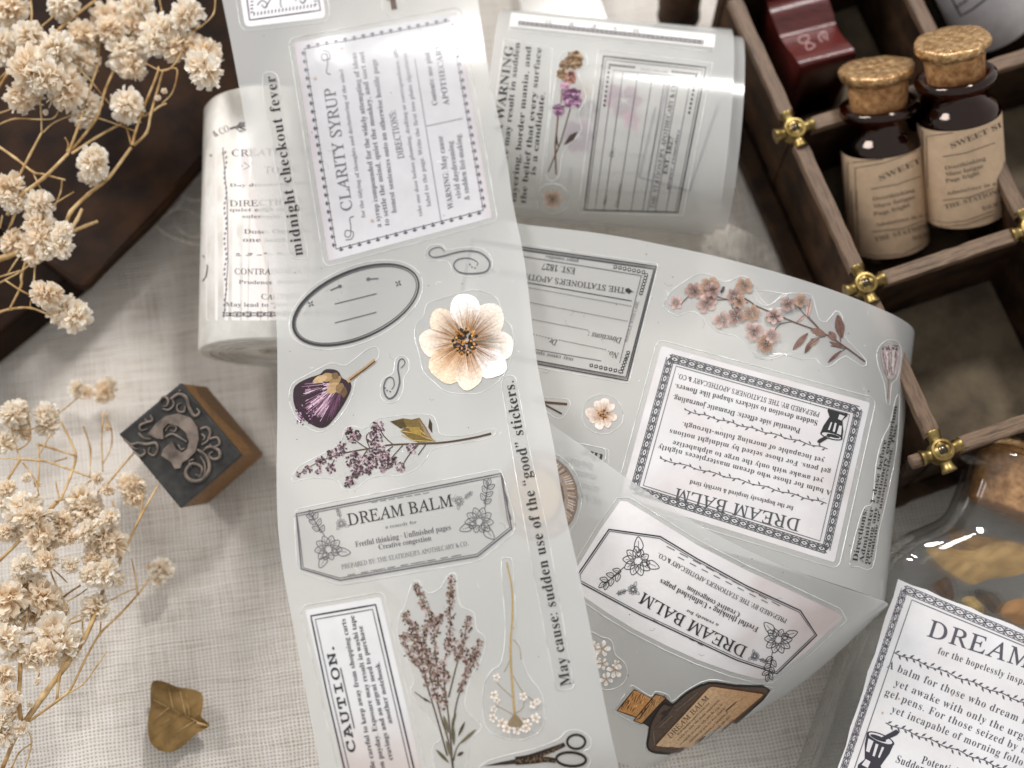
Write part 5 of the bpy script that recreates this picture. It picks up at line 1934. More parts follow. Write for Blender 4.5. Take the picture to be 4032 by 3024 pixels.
    pr.build('lettering', s)

    # ---- directions text on the bend
    cut = pcurve([z4(*p) for p in [(830, 1540), (900, 1230), (950, 1100), (1010, 1060), (1040, 760), (1090, 560), (1150, 440), (1195, 240), (1225, 240), (1200, 640), (1130, 1000), (1060, 1300), (1010, 1580), (900, 1570)]], 3, True)
    s = sticker(S, t, cut, 'clear text sticker headed Directions wrapping the bend', cut=cut)
    pr = Print(S, 0.016)
    for body, p0, p1, cap in [("Directions:", z4(888, 1532), z4(968, 1120), 19), ("Administer 1 dose before", z4(934, 1540), z4(1122, 570), 16), ("opening any stationery emporium", z4(968, 1550), z4(1205, 300), 15), ("Combine or unsupervised. This", z4(995, 1555), z4(1205, 450), 12)]:
        pr.text(body, p0, p1, cap, 'b', INK, offset=-.003)
    pr.build('lettering', s)

    # ---- twig ends, small flower, word
    cut = pcurve([z3(260, 235), z3(380, 240), z3(470, 245), z3(495, 290), z3(470, 340), z3(430, 395), z3(380, 395), z3(300, 340), z3(250, 300)], 3, True)
    s = sticker(S, t, cut, 'two cut twig ends sticker at the long strip edge', cut=cut)
    pr = Print(S, 0.014)
    pr.line([z3(200, 262), z3(300, 272), z3(470, 286)], 10, lin('5a3f2c'), step=20); pr.line([z3(220, 250), z3(320, 305), z3(427, 363)], 7, lin('4a3a30'), step=20)
    pr.build('stem_print', s, 'art')
    c = z3(750, 365)
    s = sticker(S, t, [(c[0] + 80 * math.cos(k * .4189), c[1] + 80 * math.sin(k * .4189)) for k in range(15)], 'small round cream flower sticker between form and white label', cut=[(c[0] + 82 * math.cos(k * .4189) * (1 + .04 * math.sin(k * 2.2)), c[1] + 80 * math.sin(k * .4189)) for k in range(15)])
    pr = Print(S, 0.014)
    bloom(pr, c, 68, 8, lin('9a6a3c'), lin('f3e9e0'), [lin('2b1d10'), lin('c98a4a')], 77, .42, .2)
    for k in range(20):
        rr = random.Random(k); a, q_ = rr.uniform(0, 6.28), rr.uniform(0, 20)
        pr.disc((c[0] + q_ * math.cos(a), c[1] + q_ * math.sin(a)), 3.6, 3.6, 0, lin(rr.choice(('2b1d10', '5a3a1c', 'c98a4a'))), 6)
    pr.build('flower_print', s, 'art')
    cut = rounded([z3(560, 590), z3(780, 640), z3(770, 740), z3(540, 690)], 16)
    s = sticker(S, t, cut, 'clear word sticker reading the, half under the upper turn', cut=cut)
    pr = Print(S, 0.014); pr.text("the", z3(757, 686), z3(600, 640), 32, 'b', INK); pr.build('lettering', s)
    cut = rounded([(2150, 1720), (2400, 1770), (2380, 1990), (2110, 1940)], 16)
    s = sticker(S, t, cut, 'clear text sticker blurred under the overlapping turn', cut=cut)
    pr = Print(S, 0.014)
    for k, w in enumerate(("WARNING", "layering border", "mania and the", "belief that")):
        pr.text(w, (2375 - 12 * k, 1965 - 46 * k), (2160 - 12 * k, 1915 - 46 * k), 26, 'b', INK)
    pr.build('lettering', s)

    # ================= the nearer turn
    a7, a8 = Z(2000, 2199), Z(2932, 2199)
    out = [(2443, 1972), (2360, 2090), (2271, 2236), (2272, 2290), (2298, 2348), (2390, 2412), (2497, 2477), (2620, 2540), (2746, 2597), (2880, 2645), (2985, 2672), (3033, 2670), (3180, 2560), (3320, 2430), (3300, 2412), (3121, 2328), (2940, 2245), (2746, 2146), (2640, 2080), (2547, 2022), (2470, 1975)]
    s = sticker(W, t, out, 'pinkish paper label reading DREAM BALM between line flowers, on the nearer turn', lambda p: mix(lin('e9e5e4'), lin('d8c8c4'), max(0, min(1, (p[0] - 2900) / 380.0 + .6 * noise.noise(Vector((p[0] * .008, p[1] * .008, 1)))))), margin=18, sub=5)
    pr = Print(W, 0.014)
    fr = [(2398, 2084), (2600, 2112), (2746, 2200), (2940, 2306), (3151, 2403), (3215, 2500), (3059, 2651), (2900, 2598), (2746, 2526), (2520, 2420), (2283, 2293), (2278, 2258)]
    pr.line(fr, 5, INK, True); pr.line(grow(fr, -8), 2.8, INK2, True)
    for body, p0, p1, cap, fo, sg in [("DREAM BALM", (2945, 2548), (2534, 2330), 44, 'r', 6), ("a remedy for", (2830, 2457), (2704, 2397), 12, 'b', 0), ("Fretful thinking \u2022 Unfinished pages", (2988, 2470), (2604, 2278), 21, 'b', 5), ("Creative congestion", (2916, 2413), (2710, 2305), 20, 'b', 3), ("PREPARED BY: THE STATIONER'S APOTHECARY & CO.", (3100, 2438), (2595, 2175), 17, 'r', 6)]:
        pr.text(body, p0, p1, cap, fo, INK, sag=sg, offset=-.004 if fo == 'b' else .006)
    for (p0, p1, n, ph) in (((2625, 2150), (3090, 2395), 9, 0), ((2665, 2190), (3040, 2382), 8, .3), ((2570, 2440), (2780, 2548), 6, .2)):
        for k in range(n):
            f0, f1 = (k + ph * .3) / n, (k + .62) / n
            pr.line([(p0[0] + (p1[0] - p0[0]) * f, p0[1] + (p1[1] - p0[1]) * f) for f in (f0, f1)], 3, INK2)
    lineart_flower(pr, (2500, 2215), 128, math.radians(-120), INK, 2.8); lineart_flower(pr, (3060, 2530), 118, math.radians(200), INK, 2.8)
    lineart_flower(pr, (2488, 2322), 46, math.radians(-100), INK2, 1.5); lineart_flower(pr, (2975, 2585), 40, math.radians(120), INK2, 1.5)
    pr.build('lettering', s)
    # blossoms
    cut = pcurve([a7(*p) for p in [(640, 600), (740, 620), (820, 650), (850, 760), (920, 820), (945, 900), (920, 980), (840, 1030), (750, 1030), (640, 950)]], 3, True)
    s = sticker(W, t, cut, 'cluster of small white blossoms sticker', cut=cut)
    pr = Print(W, 0.014)
    for k, (x, y, r) in enumerate([(745, 715, 66), (690, 690, 40), (750, 830, 52), (850, 880, 64), (780, 950, 56), (700, 790, 36), (860, 830, 36)]):
        bloom(pr, a7(x, y), r * .52, 5, lin('e3cdb6'), lin('fdfbf9'), [lin('c98a4a'), lin('d8b080')], 900 + k, .42, k * .7)
    pr.build('flower_print', s, 'art')
    # bottle drawing
    cut = pcurve([a7(*p) for p in [(960, 1030), (1000, 1010), (1130, 1090), (1170, 1050), (1270, 1080), (1300, 1130), (1420, 1040), (1590, 960), (1800, 985), (2090, 1020), (2085, 1060), (1700, 1420), (1560, 1550), (1350, 1560), (1160, 1550), (1085, 1500), (1100, 1320), (1050, 1320), (980, 1290), (850, 1215), (850, 1180)]], 3, True)
    s = sticker(W, t, cut, 'drawn brown flask sticker with cork and DREAM BALM label', cut=cut)
    pr = Print(W, 0.014)
    bd = pcurve([a7(*p) for p in [(1225, 1150), (1300, 1160), (1420, 1060), (1590, 983), (1800, 1005), (2068, 1037), (1800, 1300), (1550, 1532), (1350, 1540), (1170, 1532), (1105, 1490), (1115, 1390), (1135, 1290)]], 3, True)
    pr.poly([a7(*p) for p in [(1062, 1300), (1150, 1205), (1248, 1100), (1315, 1158), (1260, 1240), (1140, 1345)]], lin('3a302a'), 1); pr.up()
    pr.poly(bd, lin('5d4c40'), 2); pr.up()
    pr.line(bd, 9, lin('2b2522'), True, step=25)
    pr.poly([a7(*p) for p in [(1000, 1035), (1150, 1115), (1040, 1262), (865, 1202)]], lin('c68e55'), 2)
    pr.poly([a7(*p) for p in [(1170, 1070), (1252, 1098), (1060, 1305), (995, 1280), (1080, 1190)]], lin('b98a58'), 2); pr.up()
    for e in ([(1000, 1035), (1150, 1115), (1040, 1262), (865, 1202)], [(1170, 1070), (1252, 1098), (1060, 1305), (995, 1280)]):
        pr.line([a7(*p) for p in e], 4.5, lin('3a2616'), True)
    rr = random.Random(8)
    for k in range(40):
        u, v = rr.random(), rr.random()
        p = quad_pt([a7(1000, 1045), a7(1100, 1112), a7(1020, 1225), a7(880, 1198)], u, v)
        pr.line([p, (p[0] + 6, p[1] - 14)], 2.6, lin(rr.choice(('5a3618', '7d4f26', 'e0b27c'))), step=40)
        p = quad_pt([a7(1170, 1080), a7(1245, 1100), a7(1060, 1295), a7(1005, 1275)], u, v)
        pr.line([p, (p[0] + 6, p[1] - 12)], 2.2, lin(rr.choice(('5a3618', '8d6236', 'd8b080'))), step=40)
    q = [a7(1600, 1005), a7(2032, 1068), a7(1525, 1502), a7(1158, 1482)]
    pr.poly(rounded(q, 14), lambda p: mix(lin('d9b68f'), lin('c79a70'), max(0, min(1, (p[0] - 2750) / 200.0))), 2); pr.up()
    pr.line(rounded(q, 14), 3.5, lin('6d4528'), True)
    pr.text("DREAM BALM", a7(1285, 1422), a7(1592, 1105), 19, 'r', lin('5d4a3a'))
    pr.text("for the hopelessly inspired & terribly tired", a7(1345, 1395), a7(1596, 1145), 7, 'b', lin('5d4a3a'))
    for k, w in enumerate(("A balm for those who dream masterpieces", "nightly yet awake with only the urge to", "alphabetize gel pens. For those seized by", "midnight notions yet incapable of", "morning follow-through. Side effects", "Dramatic journaling. Sudden", "devotion to stickers")):
        f = 1 - .07 * k
        x, y = 1345 + 46 * k, 1440 + 8 * k
        pr.text(w, a7(x, y), a7(x + 330 * f, y - 318 * f), 8, 'b', lin('7d6450'))
    for a, b in ((a7(1160, 1470), a7(1150, 1360)), (a7(1330, 1200), a7(1500, 1060)), (a7(1200, 1330), a7(1300, 1240))):
        pr.line([a, b], 4, lin('7a6a5e'))
    pr.build('drawing_print', s, 'art')
    # tan ring peeking from under the long strip
    c = (2120, 1960)
    ring = [(c[0] + 150 * math.cos(w), c[1] + 165 * math.sin(w)) for w in [k * .2618 for k in range(24)]]
    s = sticker(W, t, ring, 'tan and grey seed head sticker mostly under the long strip', cut=[(c[0] + 172 * math.cos(w), c[1] + 188 * math.sin(w)) for w in [k * .2618 for k in range(24)]])
    pr = Print(W, 0.014)
    pr.poly(ring, lin('a5948a'), 2); pr.up(); pr.line(ring, 14, lin('8a7a70'), True)
    for k in range(90):
        w = k * .0698
        pr.line([(c[0] + 118 * math.cos(w), c[1] + 130 * math.sin(w)), (c[0] + 148 * math.cos(w + .05), c[1] + 160 * math.sin(w + .05))], 4, lin(rr.choice(('c9b8a8', '6d5f58', 'b59468', 'd9cdc4'))), step=60)
    pr.poly([(c[0] + 112 * math.cos(k * .35) - 8, c[1] + 120 * math.sin(k * .35)) for k in range(18)], lin('7d6a58'), 2); pr.up()
    pr.poly([(c[0] + 96 * math.cos(k * .35) - 12, c[1] + 104 * math.sin(k * .35)) for k in range(18)], lin('bfa27c'), 2)
    pr.build('flower_print', s, 'art')

    dust(S, t, [(2100, 950, 3000, 1500), (2700, 1100, 3500, 2200)], 46, 4)
    dust(W, t, [(2400, 2050, 3100, 2500), (2450, 2500, 2800, 2950)], 26, 5)


build_right_coil()

# ================================================================== carved stamp block
def build_stamp():
    c = P(710, 1753, 2.32)
    ax = Vector((0.08, 0.27, -0.95)).normalized()        # from the face into the block
    n = -ax
    t = thing('stamp_block', Vector((c.x, c.y, 0)), 'wooden printing block with dark carved scroll face, tipped on the cloth', 'stamp block')
    F = PlaneSurf(c, n)
    face = [on_plane(x, y, c, n) for x, y in ((468, 1709), (710, 1507), (951, 1793), (711, 2003))]
    mb = MB()
    prism(mb, [p + ax * 0.2 for p in face], ax * 1.95)
    bevel(mb.build('wood_body', M['wood_block'], t, False), 0.05)
    mb = MB()
    prism(mb, face, ax * 0.2)
    bevel(mb.build('face_plate', M['plate'], t, False), 0.03)
    z = Z(0, 1450)
    def tub(pts, w):
        q = spline([F.hit(*z(x, y))[0] + n * 0.03 for x, y in pts], 6)
        mb = MB()
        m = len(q) - 1
        mb.tube(q, [w * (0.55 + 0.6 * math.sin(3.14 * min(1, i / m + .12))) for i in range(m + 1)], 7)
        mb.build('scroll', M['relief'], t)
    for pts, w in [
            ([(1560, 640), (1640, 700), (1660, 800), (1600, 885), (1510, 885), (1475, 820), (1525, 755), (1600, 785), (1590, 850), (1550, 840)], .055),
            ([(1500, 730), (1540, 720), (1500, 740), (1520, 790)], .03), ([(1590, 700), (1625, 760), (1620, 840), (1570, 870)], .03),
            ([(1268, 262), (1300, 225), (1335, 250), (1325, 295), (1290, 300)], .035), ([(1290, 320), (1340, 330), (1380, 290), (1370, 250)], .03),
            ([(1355, 245), (1420, 205), (1480, 235), (1500, 310), (1545, 378), (1582, 350), (1560, 318)], .05), ([(1470, 300), (1460, 345), (1415, 340), (1405, 295), (1440, 275)], .03), ([(1425, 185), (1430, 170)], .03),
            ([(1192, 372), (1212, 412), (1160, 432), (1112, 455), (1120, 492), (1172, 480)], .04), ([(1100, 512), (1140, 552), (1200, 560)], .035), ([(1150, 400), (1180, 440)], .025),
            ([(985, 562), (1040, 602), (1100, 592), (1165, 602), (1235, 592), (1252, 642), (1222, 690), (1180, 668), (1190, 625)], .042), ([(1060, 655), (1110, 695), (1152, 672), (1140, 640)], .035), ([(1010, 580), (1060, 630), (1100, 640)], .028),
            ([(1590, 482), (1640, 468), (1668, 510), (1645, 575), (1600, 605)], .042), ([(1655, 562), (1720, 548), (1742, 598), (1695, 622), (1660, 600)], .035), ([(1610, 660), (1660, 622), (1735, 650), (1740, 705), (1690, 720), (1660, 685), (1690, 660)], .045), ([(1600, 520), (1625, 545), (1610, 570)], .025),
            ([(1310, 545), (1365, 520), (1425, 548), (1485, 585)], .035), ([(1312, 500), (1345, 455), (1400, 462), (1385, 500), (1350, 490)], .03), ([(1415, 605), (1440, 645), (1465, 630)], .025)]:
        tub(pts, w * .8)
    out = [(1180, 520), (1240, 440), (1320, 378), (1420, 358), (1520, 395), (1570, 470), (1580, 560), (1555, 660), (1490, 725), (1450, 745), (1435, 790), (1392, 795), (1365, 745), (1285, 690), (1300, 640), (1370, 580), (1400, 640), (1450, 668), (1490, 640), (1505, 580), (1480, 510), (1420, 458), (1340, 437), (1297, 480), (1300, 560), (1250, 556)]
    top = [F.hit(*z(x, y))[0] + n * 0.085 for x, y in out]
    tri = tessellate_polygon([[Vector(z(x, y) + (0,)) for x, y in out]])
    mb = MB()
    b = mb.add(top, [tuple(q) for q in tri])
    k = len(top)
    b2 = mb.add([p + ax * 0.1 for p in top], [])
    for i in range(k):
        j = (i + 1) % k
        mb.face((b + i, b + j, b2 + j, b2 + i))
    o = mb.build('monogram', M['relief'], t, False)
    bm = bmesh.new(); bm.from_mesh(o.data); bmesh.ops.recalc_face_normals(bm, faces=bm.faces); bm.to_mesh(o.data); bm.free()
    return t


build_stamp()


# ================================================================== dried leaves
def leaf_mesh(mb, outline, zf, cols, th=0.02, seed=0, rows=7):
    """leaf from its outline: rings shrinking to the centre, domed by zf(x, y, r)"""
    o = pcurve(outline, 4, True)
    c = (sum(p[0] for p in o) / len(o), sum(p[1] for p in o) / len(o))
    rr = random.Random(seed)
    rings = []
    for k in range(rows + 1):
        r = 1 - k / rows * 0.98
        rings.append([(c[0] + (p[0] - c[0]) * r, c[1] + (p[1] - c[1]) * r, r) for p in o])
    for s in (0, 1):
        b = len(mb.v)
        for ring in rings:
            for x, y, r in ring:
                h = zf(x, y, r)
                nn = .5 + .5 * noise.noise(Vector((x * .02, y * .02, seed)))
                vein = max(0, math.cos((x * .8 + y) * .11 + seed)) ** 6 * .35
                mb.vert(P(x, y, h - s * th), mix(mix(cols[0], cols[1], nn), cols[2], vein))
        n = len(o)
        for k in range(rows):
            for i in range(n):
                j = (i + 1) % n
                q = (b + k * n + i, b + k * n + j, b + (k + 1) * n + j, b + (k + 1) * n + i)
                mb.face(q if s == 0 else q[::-1])
        q = tuple(b + rows * n + i for i in range(n))
        mb.face(q if s == 0 else q[::-1])


def build_leaf():
    zc = Z(0, 2199)
    out = [zc(*p) for p in [(1200, 990), (1280, 970), (1400, 1015), (1590, 1060), (1603, 1190), (1592, 1250), (1655, 1312), (1640, 1342), (1560, 1385), (1430, 1500), (1330, 1535), (1230, 1500), (1180, 1420), (1170, 1290), (1190, 1170)]]
    a, b = Vector(zc(1190, 1170)), Vector(zc(1640, 1330))
    d = (b - a).normalized()
    def zf(x, y, r):
        s = (x - a.x) * -d.y + (y - a.y) * d.x           # distance from the crease, in pixels
        return 0.14 + 0.12 * (1 - r ** 2) + 0.0013 * abs(s) - 0.07 * math.exp(-s * s / 260.0) + .07 * noise.noise(Vector((x * .02, y * .02, 3))) + .2 * r ** 8 * (.5 + .8 * math.sin(math.atan2(y - 2810, x - 690) * 3 + 1))
    mb = MB()
    leaf_mesh(mb, out, zf, (lin('85683e'), lin('a98a5a'), lin('6a5230')), seed=4, rows=9)
    t = thing('dried_leaf', P(690, 2810, 0), 'curled golden-brown dried leaf alone on the cloth at lower left', 'leaf')
    mb.build('blade', M['leaf'], t)
    for i, (f0, f1, sd) in enumerate([(0, 1, 0), (.2, .45, 1), (.38, .62, -1), (.5, .75, 1), (.62, .85, -1), (.3, .5, -1), (.7, .9, 1)]):
        m0, m1 = Vector(zc(1630, 1325)), Vector(zc(1215, 1120))
        p0 = m0.lerp(m1, f0); p1 = m0.lerp(m1, f1) + Vector((-d.y, d.x)) * (sd * 78)
        vb = MB()
        vb.tube([P(q.x, q.y, zf(q.x, q.y, .5) + .012) for q in (p0.lerp(p1, k / 6) for k in range(7))], [.014 * (1 - .1 * k) for k in range(7)], 4)
        vb.build('vein', M['stem'], t)
    mb = MB()
    mb.tube([P(*zc(1560, 1300), .3), P(*zc(1620, 1318), .34), P(*zc(1650, 1328), .3)], [.02, .03, .018], 6)
    mb.build('stalk', M['stem'], t)


build_leaf()


# ================================================================== baby's breath
def head_mesh(seed, tone):
    """ball of many narrow ragged petals round a cream heart"""
    rr = random.Random(seed)
    mb = MB()
    base, midc, tip = [lin(c) for c in (('d3a45c', 'fdeed6', 'fffefa'), ('cb9f5c', 'fae7ca', 'fffaf0'), ('d8b970', 'fdf2d6', 'fffef8'))[tone]]
    n = 12
    heart = []
    for i in range(1, 8):
        a = math.pi * i / 8
        heart.append([Vector((math.sin(a) * math.cos(6.283 * k / n), math.sin(a) * math.sin(6.283 * k / n), math.cos(a))) * .5 * rr.uniform(.9, 1.1) for k in range(n)])
    mb.loft(heart, col=mix(base, midc, .75))
    npet = 120
    for k in range(npet):
        u = (k + .5) / npet
        zc = 1 - 1.85 * u
        ph = k * 2.39996 + rr.uniform(-.4, .4)
        d = Vector((math.sqrt(max(0, 1 - zc * zc)) * math.cos(ph), math.sqrt(max(0, 1 - zc * zc)) * math.sin(ph), zc))
        d = (d + Vector((rr.gauss(0, .18), rr.gauss(0, .18), rr.gauss(0, .18)))).normalized()
        s = d.orthogonal().normalized()
        s.rotate(Quaternion(d, rr.uniform(0, 6.28)))
        w = d.cross(s)
        Lp, wd = rr.uniform(.78, 1.14), rr.uniform(.1, .21)
        cur = rr.uniform(-.32, .32)
        b = len(mb.v)
        nr, nc = 4, 3
        tn = rr.uniform(.55, 1.0)
        for i in range(nr):
            f = i / (nr - 1)
            for j in range(nc):
                g = j - 1
                half = wd * (.35 + .9 * math.sin(min(2.2, f * 2.2 + .1)))
                jag = (rr.uniform(-.2, .06) + (.12 if j == 1 else 0)) if i == nr - 1 else 0
                p = d * (.3 + (Lp - .3) * (f + jag * .5)) + s * (g * half) + w * (cur * f * f + .1 * (abs(g) - .5) + rr.uniform(-.05, .05) * f)
                c = mix(base, midc, min(1, f * 3.2)) if f < .45 else mix(midc, tip, min(1, (f - .45) * 2.2) * tn)
                mb.vert(p, c)
        for i in range(nr - 1):
            for j in range(nc - 1):
                q = b + i * nc + j
                mb.face((q, q + 1, q + nc + 1, q + nc))
    n = 10
    rings = [[(r * math.cos(6.283 * k / n), r * math.sin(6.283 * k / n), z) for k in range(n)] for r, z in ((.05, -1.0), (.2, -.85), (.32, -.55), (.3, -.2))]
    mb.loft(rings, col=lin('b98f4e'))
    me = mb.mesh('flower_head')
    me.materials.append(M['petal'])
    return me


HEADS = [head_mesh(s, s % 2) for s in range(1, 7)]


def put_head(parent, px, py, r, z, rr, tone=None, stretch=1.0):
    p = P(px, py, z)
    depth = (p - CAM).length
    s = r * depth / F_PX
    me = HEADS[rr.randrange(len(HEADS))]
    o = bpy.data.objects.new('flower_head', me)
    COL.objects.link(o)
    q = Quaternion((rr.gauss(0, 1), rr.gauss(0, 1), rr.gauss(0, 1), rr.gauss(0, 1))).normalized()
    up = Vector((rr.uniform(-.9, .9), rr.uniform(-.9, .9), 1.0)).normalized()
    rot = Vector((0, 0, 1)).rotation_difference(up) @ Quaternion((0, 0, 1), rr.uniform(0, 6.28))
    k = 1.12 * s
    sx = rr.uniform(.85, 1.1)
    o.matrix_world = Matrix.Translation(p * U) @ rot.to_matrix().to_4x4() @ Matrix.Diagonal((k * sx, k / sx, k * stretch, 1))
    o.parent = parent
    o.matrix_parent_inverse = Matrix.Translation(parent.location).inverted()
    return p


def stems(parent, lst, zf, rr):
    for pts, w in lst:
        q = [P(x, y, zf(x, y) + rr.uniform(-.12, .12)) for x, y in pts]
        q = spline(q, 5)
        m = len(q) - 1
        mb = MB()
        mb.tube(q, [w * (1.12 - .3 * i / m) * (1.0 + .22 * (i % 5 == 0 and 0 < i < m)) for i in range(m + 1)], 6)
        mb.build('stem', M['stem'], parent)


def build_flowers():
    z1, z5, zb, zc = Z(0, 0), Z(0, 700), Z(0, 1450), Z(0, 2199)
    rr = random.Random(21)
    # ---- upper spray
    t = thing('dried_flower_spray', P(150, 900, 0), 'dried cream baby\u2019s breath spray over dark leather at upper left'.replace('\u2019', ''), 'dried flowers')
    zf = lambda x, y: 4.6 - .0016 * max(0, y - 300) + .25 * math.sin(x * .01)
    th, md, tn = .045, .03, .019
    S1 = [([z5(520, 385), z5(560, 270), z5(700, 130), z1(860, 1405), z1(1040, 1165)], th), ([z1(1050, 1150), z1(1060, 1090), z1(1120, 900), z1(1240, 600), z1(1255, 530)], md), ([z1(1060, 1150), z1(1160, 1050), z1(1195, 900), z1(1250, 700), z1(1290, 560)], md), ([z1(1040, 1150), z1(1010, 1040), z1(985, 990)], tn),
          ([z5(560, 410), z5(610, 330), z5(650, 245)], th), ([z5(575, 425), z5(680, 380), z5(775, 345)], th), ([z5(520, 385), z5(520, 420), z5(450, 520)], md),
          ([z1(-40, 1140), z1(120, 1250), z1(260, 1360), z1(340, 1380), z1(515, 1425)], md), ([z1(260, 1360), z1(300, 1450), z1(370, 1580)], tn), ([z1(490, 1430), z1(480, 1520), z1(430, 1640)], tn),
          ([z5(-60, 660), z5(60, 620), z5(180, 575)], .075), ([z1(60, 1700), z1(170, 1545), z1(350, 1405), z1(540, 1215)], th), ([z1(540, 1215), z1(620, 1000), z1(720, 680), z1(770, 520), z1(785, 350), z1(790, 200)], md), ([z1(555, 1205), z1(760, 940), z1(830, 720), z1(900, 560), z1(1010, 340), z1(1040, 180), z1(1080, -60)], md), ([z1(570, 1215), z1(760, 1090), z1(980, 970), z1(1160, 910), z1(1260, 845), z1(1315, 820)], md), ([z1(760, 930), z1(900, 975), z1(1080, 1042)], tn), ([z1(530, 1200), z1(540, 1140), z1(515, 1090)], tn),
          ([z1(140, 1420), z1(240, 1220), z1(330, 1050)], md), ([z1(330, 1050), z1(325, 900), z1(310, 740), z1(280, 640), z1(250, 560)], tn), ([z1(340, 1050), z1(430, 970), z1(570, 910)], tn), ([z1(740, 930), z1(690, 910), z1(600, 915)], tn),
          ([z1(1010, 330), z1(1180, 270), z1(1300, 165)], tn), ([z1(1060, 400), z1(1020, 440), z1(1050, 480), z1(1130, 490), z1(1280, 560), z1(1370, 520), z1(1450, 390)], tn), ([z1(1300, 160), z1(1280, 80), z1(1255, -40)], tn), ([z1(1300, 165), z1(1370, 150), z1(1430, 190)], tn), ([z1(1520, 250), z1(1590, 210), z1(1690, 110), z1(1705, -30)], tn), ([z1(1280, 560), z1(1390, 540), z1(1400, 610), z1(1360, 740), z1(1280, 820)], tn), ([z1(1450, 390), z1(1510, 360), z1(1580, 430)], tn),
          ([z1(-30, 720), z1(100, 520), z1(200, 350), z1(240, 280), z1(250, 100), z1(240, -30)], md), ([z1(240, 290), z1(340, 200), z1(420, 130), z1(560, -20)], tn), ([z1(280, 450), z1(380, 320), z1(560, 150), z1(760, 0)], th), ([z1(-20, 990), z1(120, 940), z1(300, 945), z1(430, 930), z1(490, 800)], tn), ([z1(230, 600), z1(190, 600), z1(170, 660)], .018), ([z1(600, 450), z1(700, 380), z1(760, 290), z1(790, 210)], tn), ([z1(620, 440), z1(640, 200), z1(590, 110)], tn), ([z1(540, 480), z1(700, 620), z1(830, 780), z1(895, 850)], tn), ([z1(370, 760), z1(480, 800), z1(590, 850)], tn), ([z1(-20, 640), z1(90, 520), z1(130, 400)], tn), ([z1(-20, 900), z1(90, 860), z1(150, 790)], tn),
          ([z5(-20, 560), z5(80, 380), z5(140, 170)], tn), ([z5(-20, 490), z5(120, 420), z5(300, 325), z5(420, 215), z5(585, 112)], tn), ([z5(180, 310), z5(200, 260), z5(150, 235), z5(90, 380)], .018), ([z5(-20, 840), z5(160, 745), z5(270, 660)], tn), ([z5(-20, 790), z5(80, 760), z5(160, 735)], tn), ([z5(40, 810), z5(180, 900), z5(350, 975)], tn), ([z5(210, 640), z5(170, 780), z5(165, 860), z5(75, 1040)], md), ([z5(280, 655), z5(265, 850), z5(235, 1035)], tn), ([z5(-20, 1070), z5(80, 1040), z5(240, 1030), z5(400, 1090)], md), ([z5(140, 640), z5(60, 760)], tn), ([z5(20, 300), z5(0, 400)], tn)]
    stems(t, S1, zf, rr)
    H1 = [(80, 70, 125), (490, 30, 105), (40, 380, 120), (235, 290, 105), (450, 390, 125), (650, 285, 105), (665, 480, 100), (860, 150, 125), (880, 230, 100), (1070, 90, 125), (1060, 190, 90), (1010, 430, 135), (1030, 520, 100), (1270, 270, 135), (1240, 330, 100), (1480, 115, 110), (1390, 370, 100), (1510, 350, 85), (1630, 440, 115), (1610, 550, 125), (250, 550, 150), (370, 610, 130), (520, 700, 140), (580, 730, 110), (190, 760, 115), (700, 830, 95), (660, 920, 80), (1010, 840, 115), (740, 1290, 110), (720, 1360, 90), (70, 1490, 110), (120, 1600, 80), (120, 200, 80)]
    for x, y, r in H1:
        px, py = z1(x, y)
        put_head(t, px, py, r * .5, zf(px, py) + .1 + rr.uniform(-.35, .25), rr)
    for x, y, r in [(310, 210, 95), (310, 390, 110), (330, 470, 90), (270, 560, 115), (490, 450, 85), (480, 540, 85), (110, 510, 85), (370, 570, 70), (380, 930, 105), (520, 1060, 110), (600, 1100, 105)]:
        px, py = z5(x, y)
        put_head(t, px, py, r * .5, zf(px, py) + .1 + rr.uniform(-.3, .2), rr)
    for x, y in ((135, 660), (360, 890), (1300, 720), (1250, 775)):
        px, py = z1(x, y)
        put_head(t, px, py, 10, zf(px, py), rr)
    # ---- lower spray
    t = thing('dried_flower_spray', P(150, 2400, 0), 'dense dried cream baby s breath bunch resting on the linen at lower left'.replace(' s ', 's '), 'dried flowers')
    zf = lambda x, y: 2.7 - .0018 * max(0, x - 150) + .2 * math.sin(y * .01)
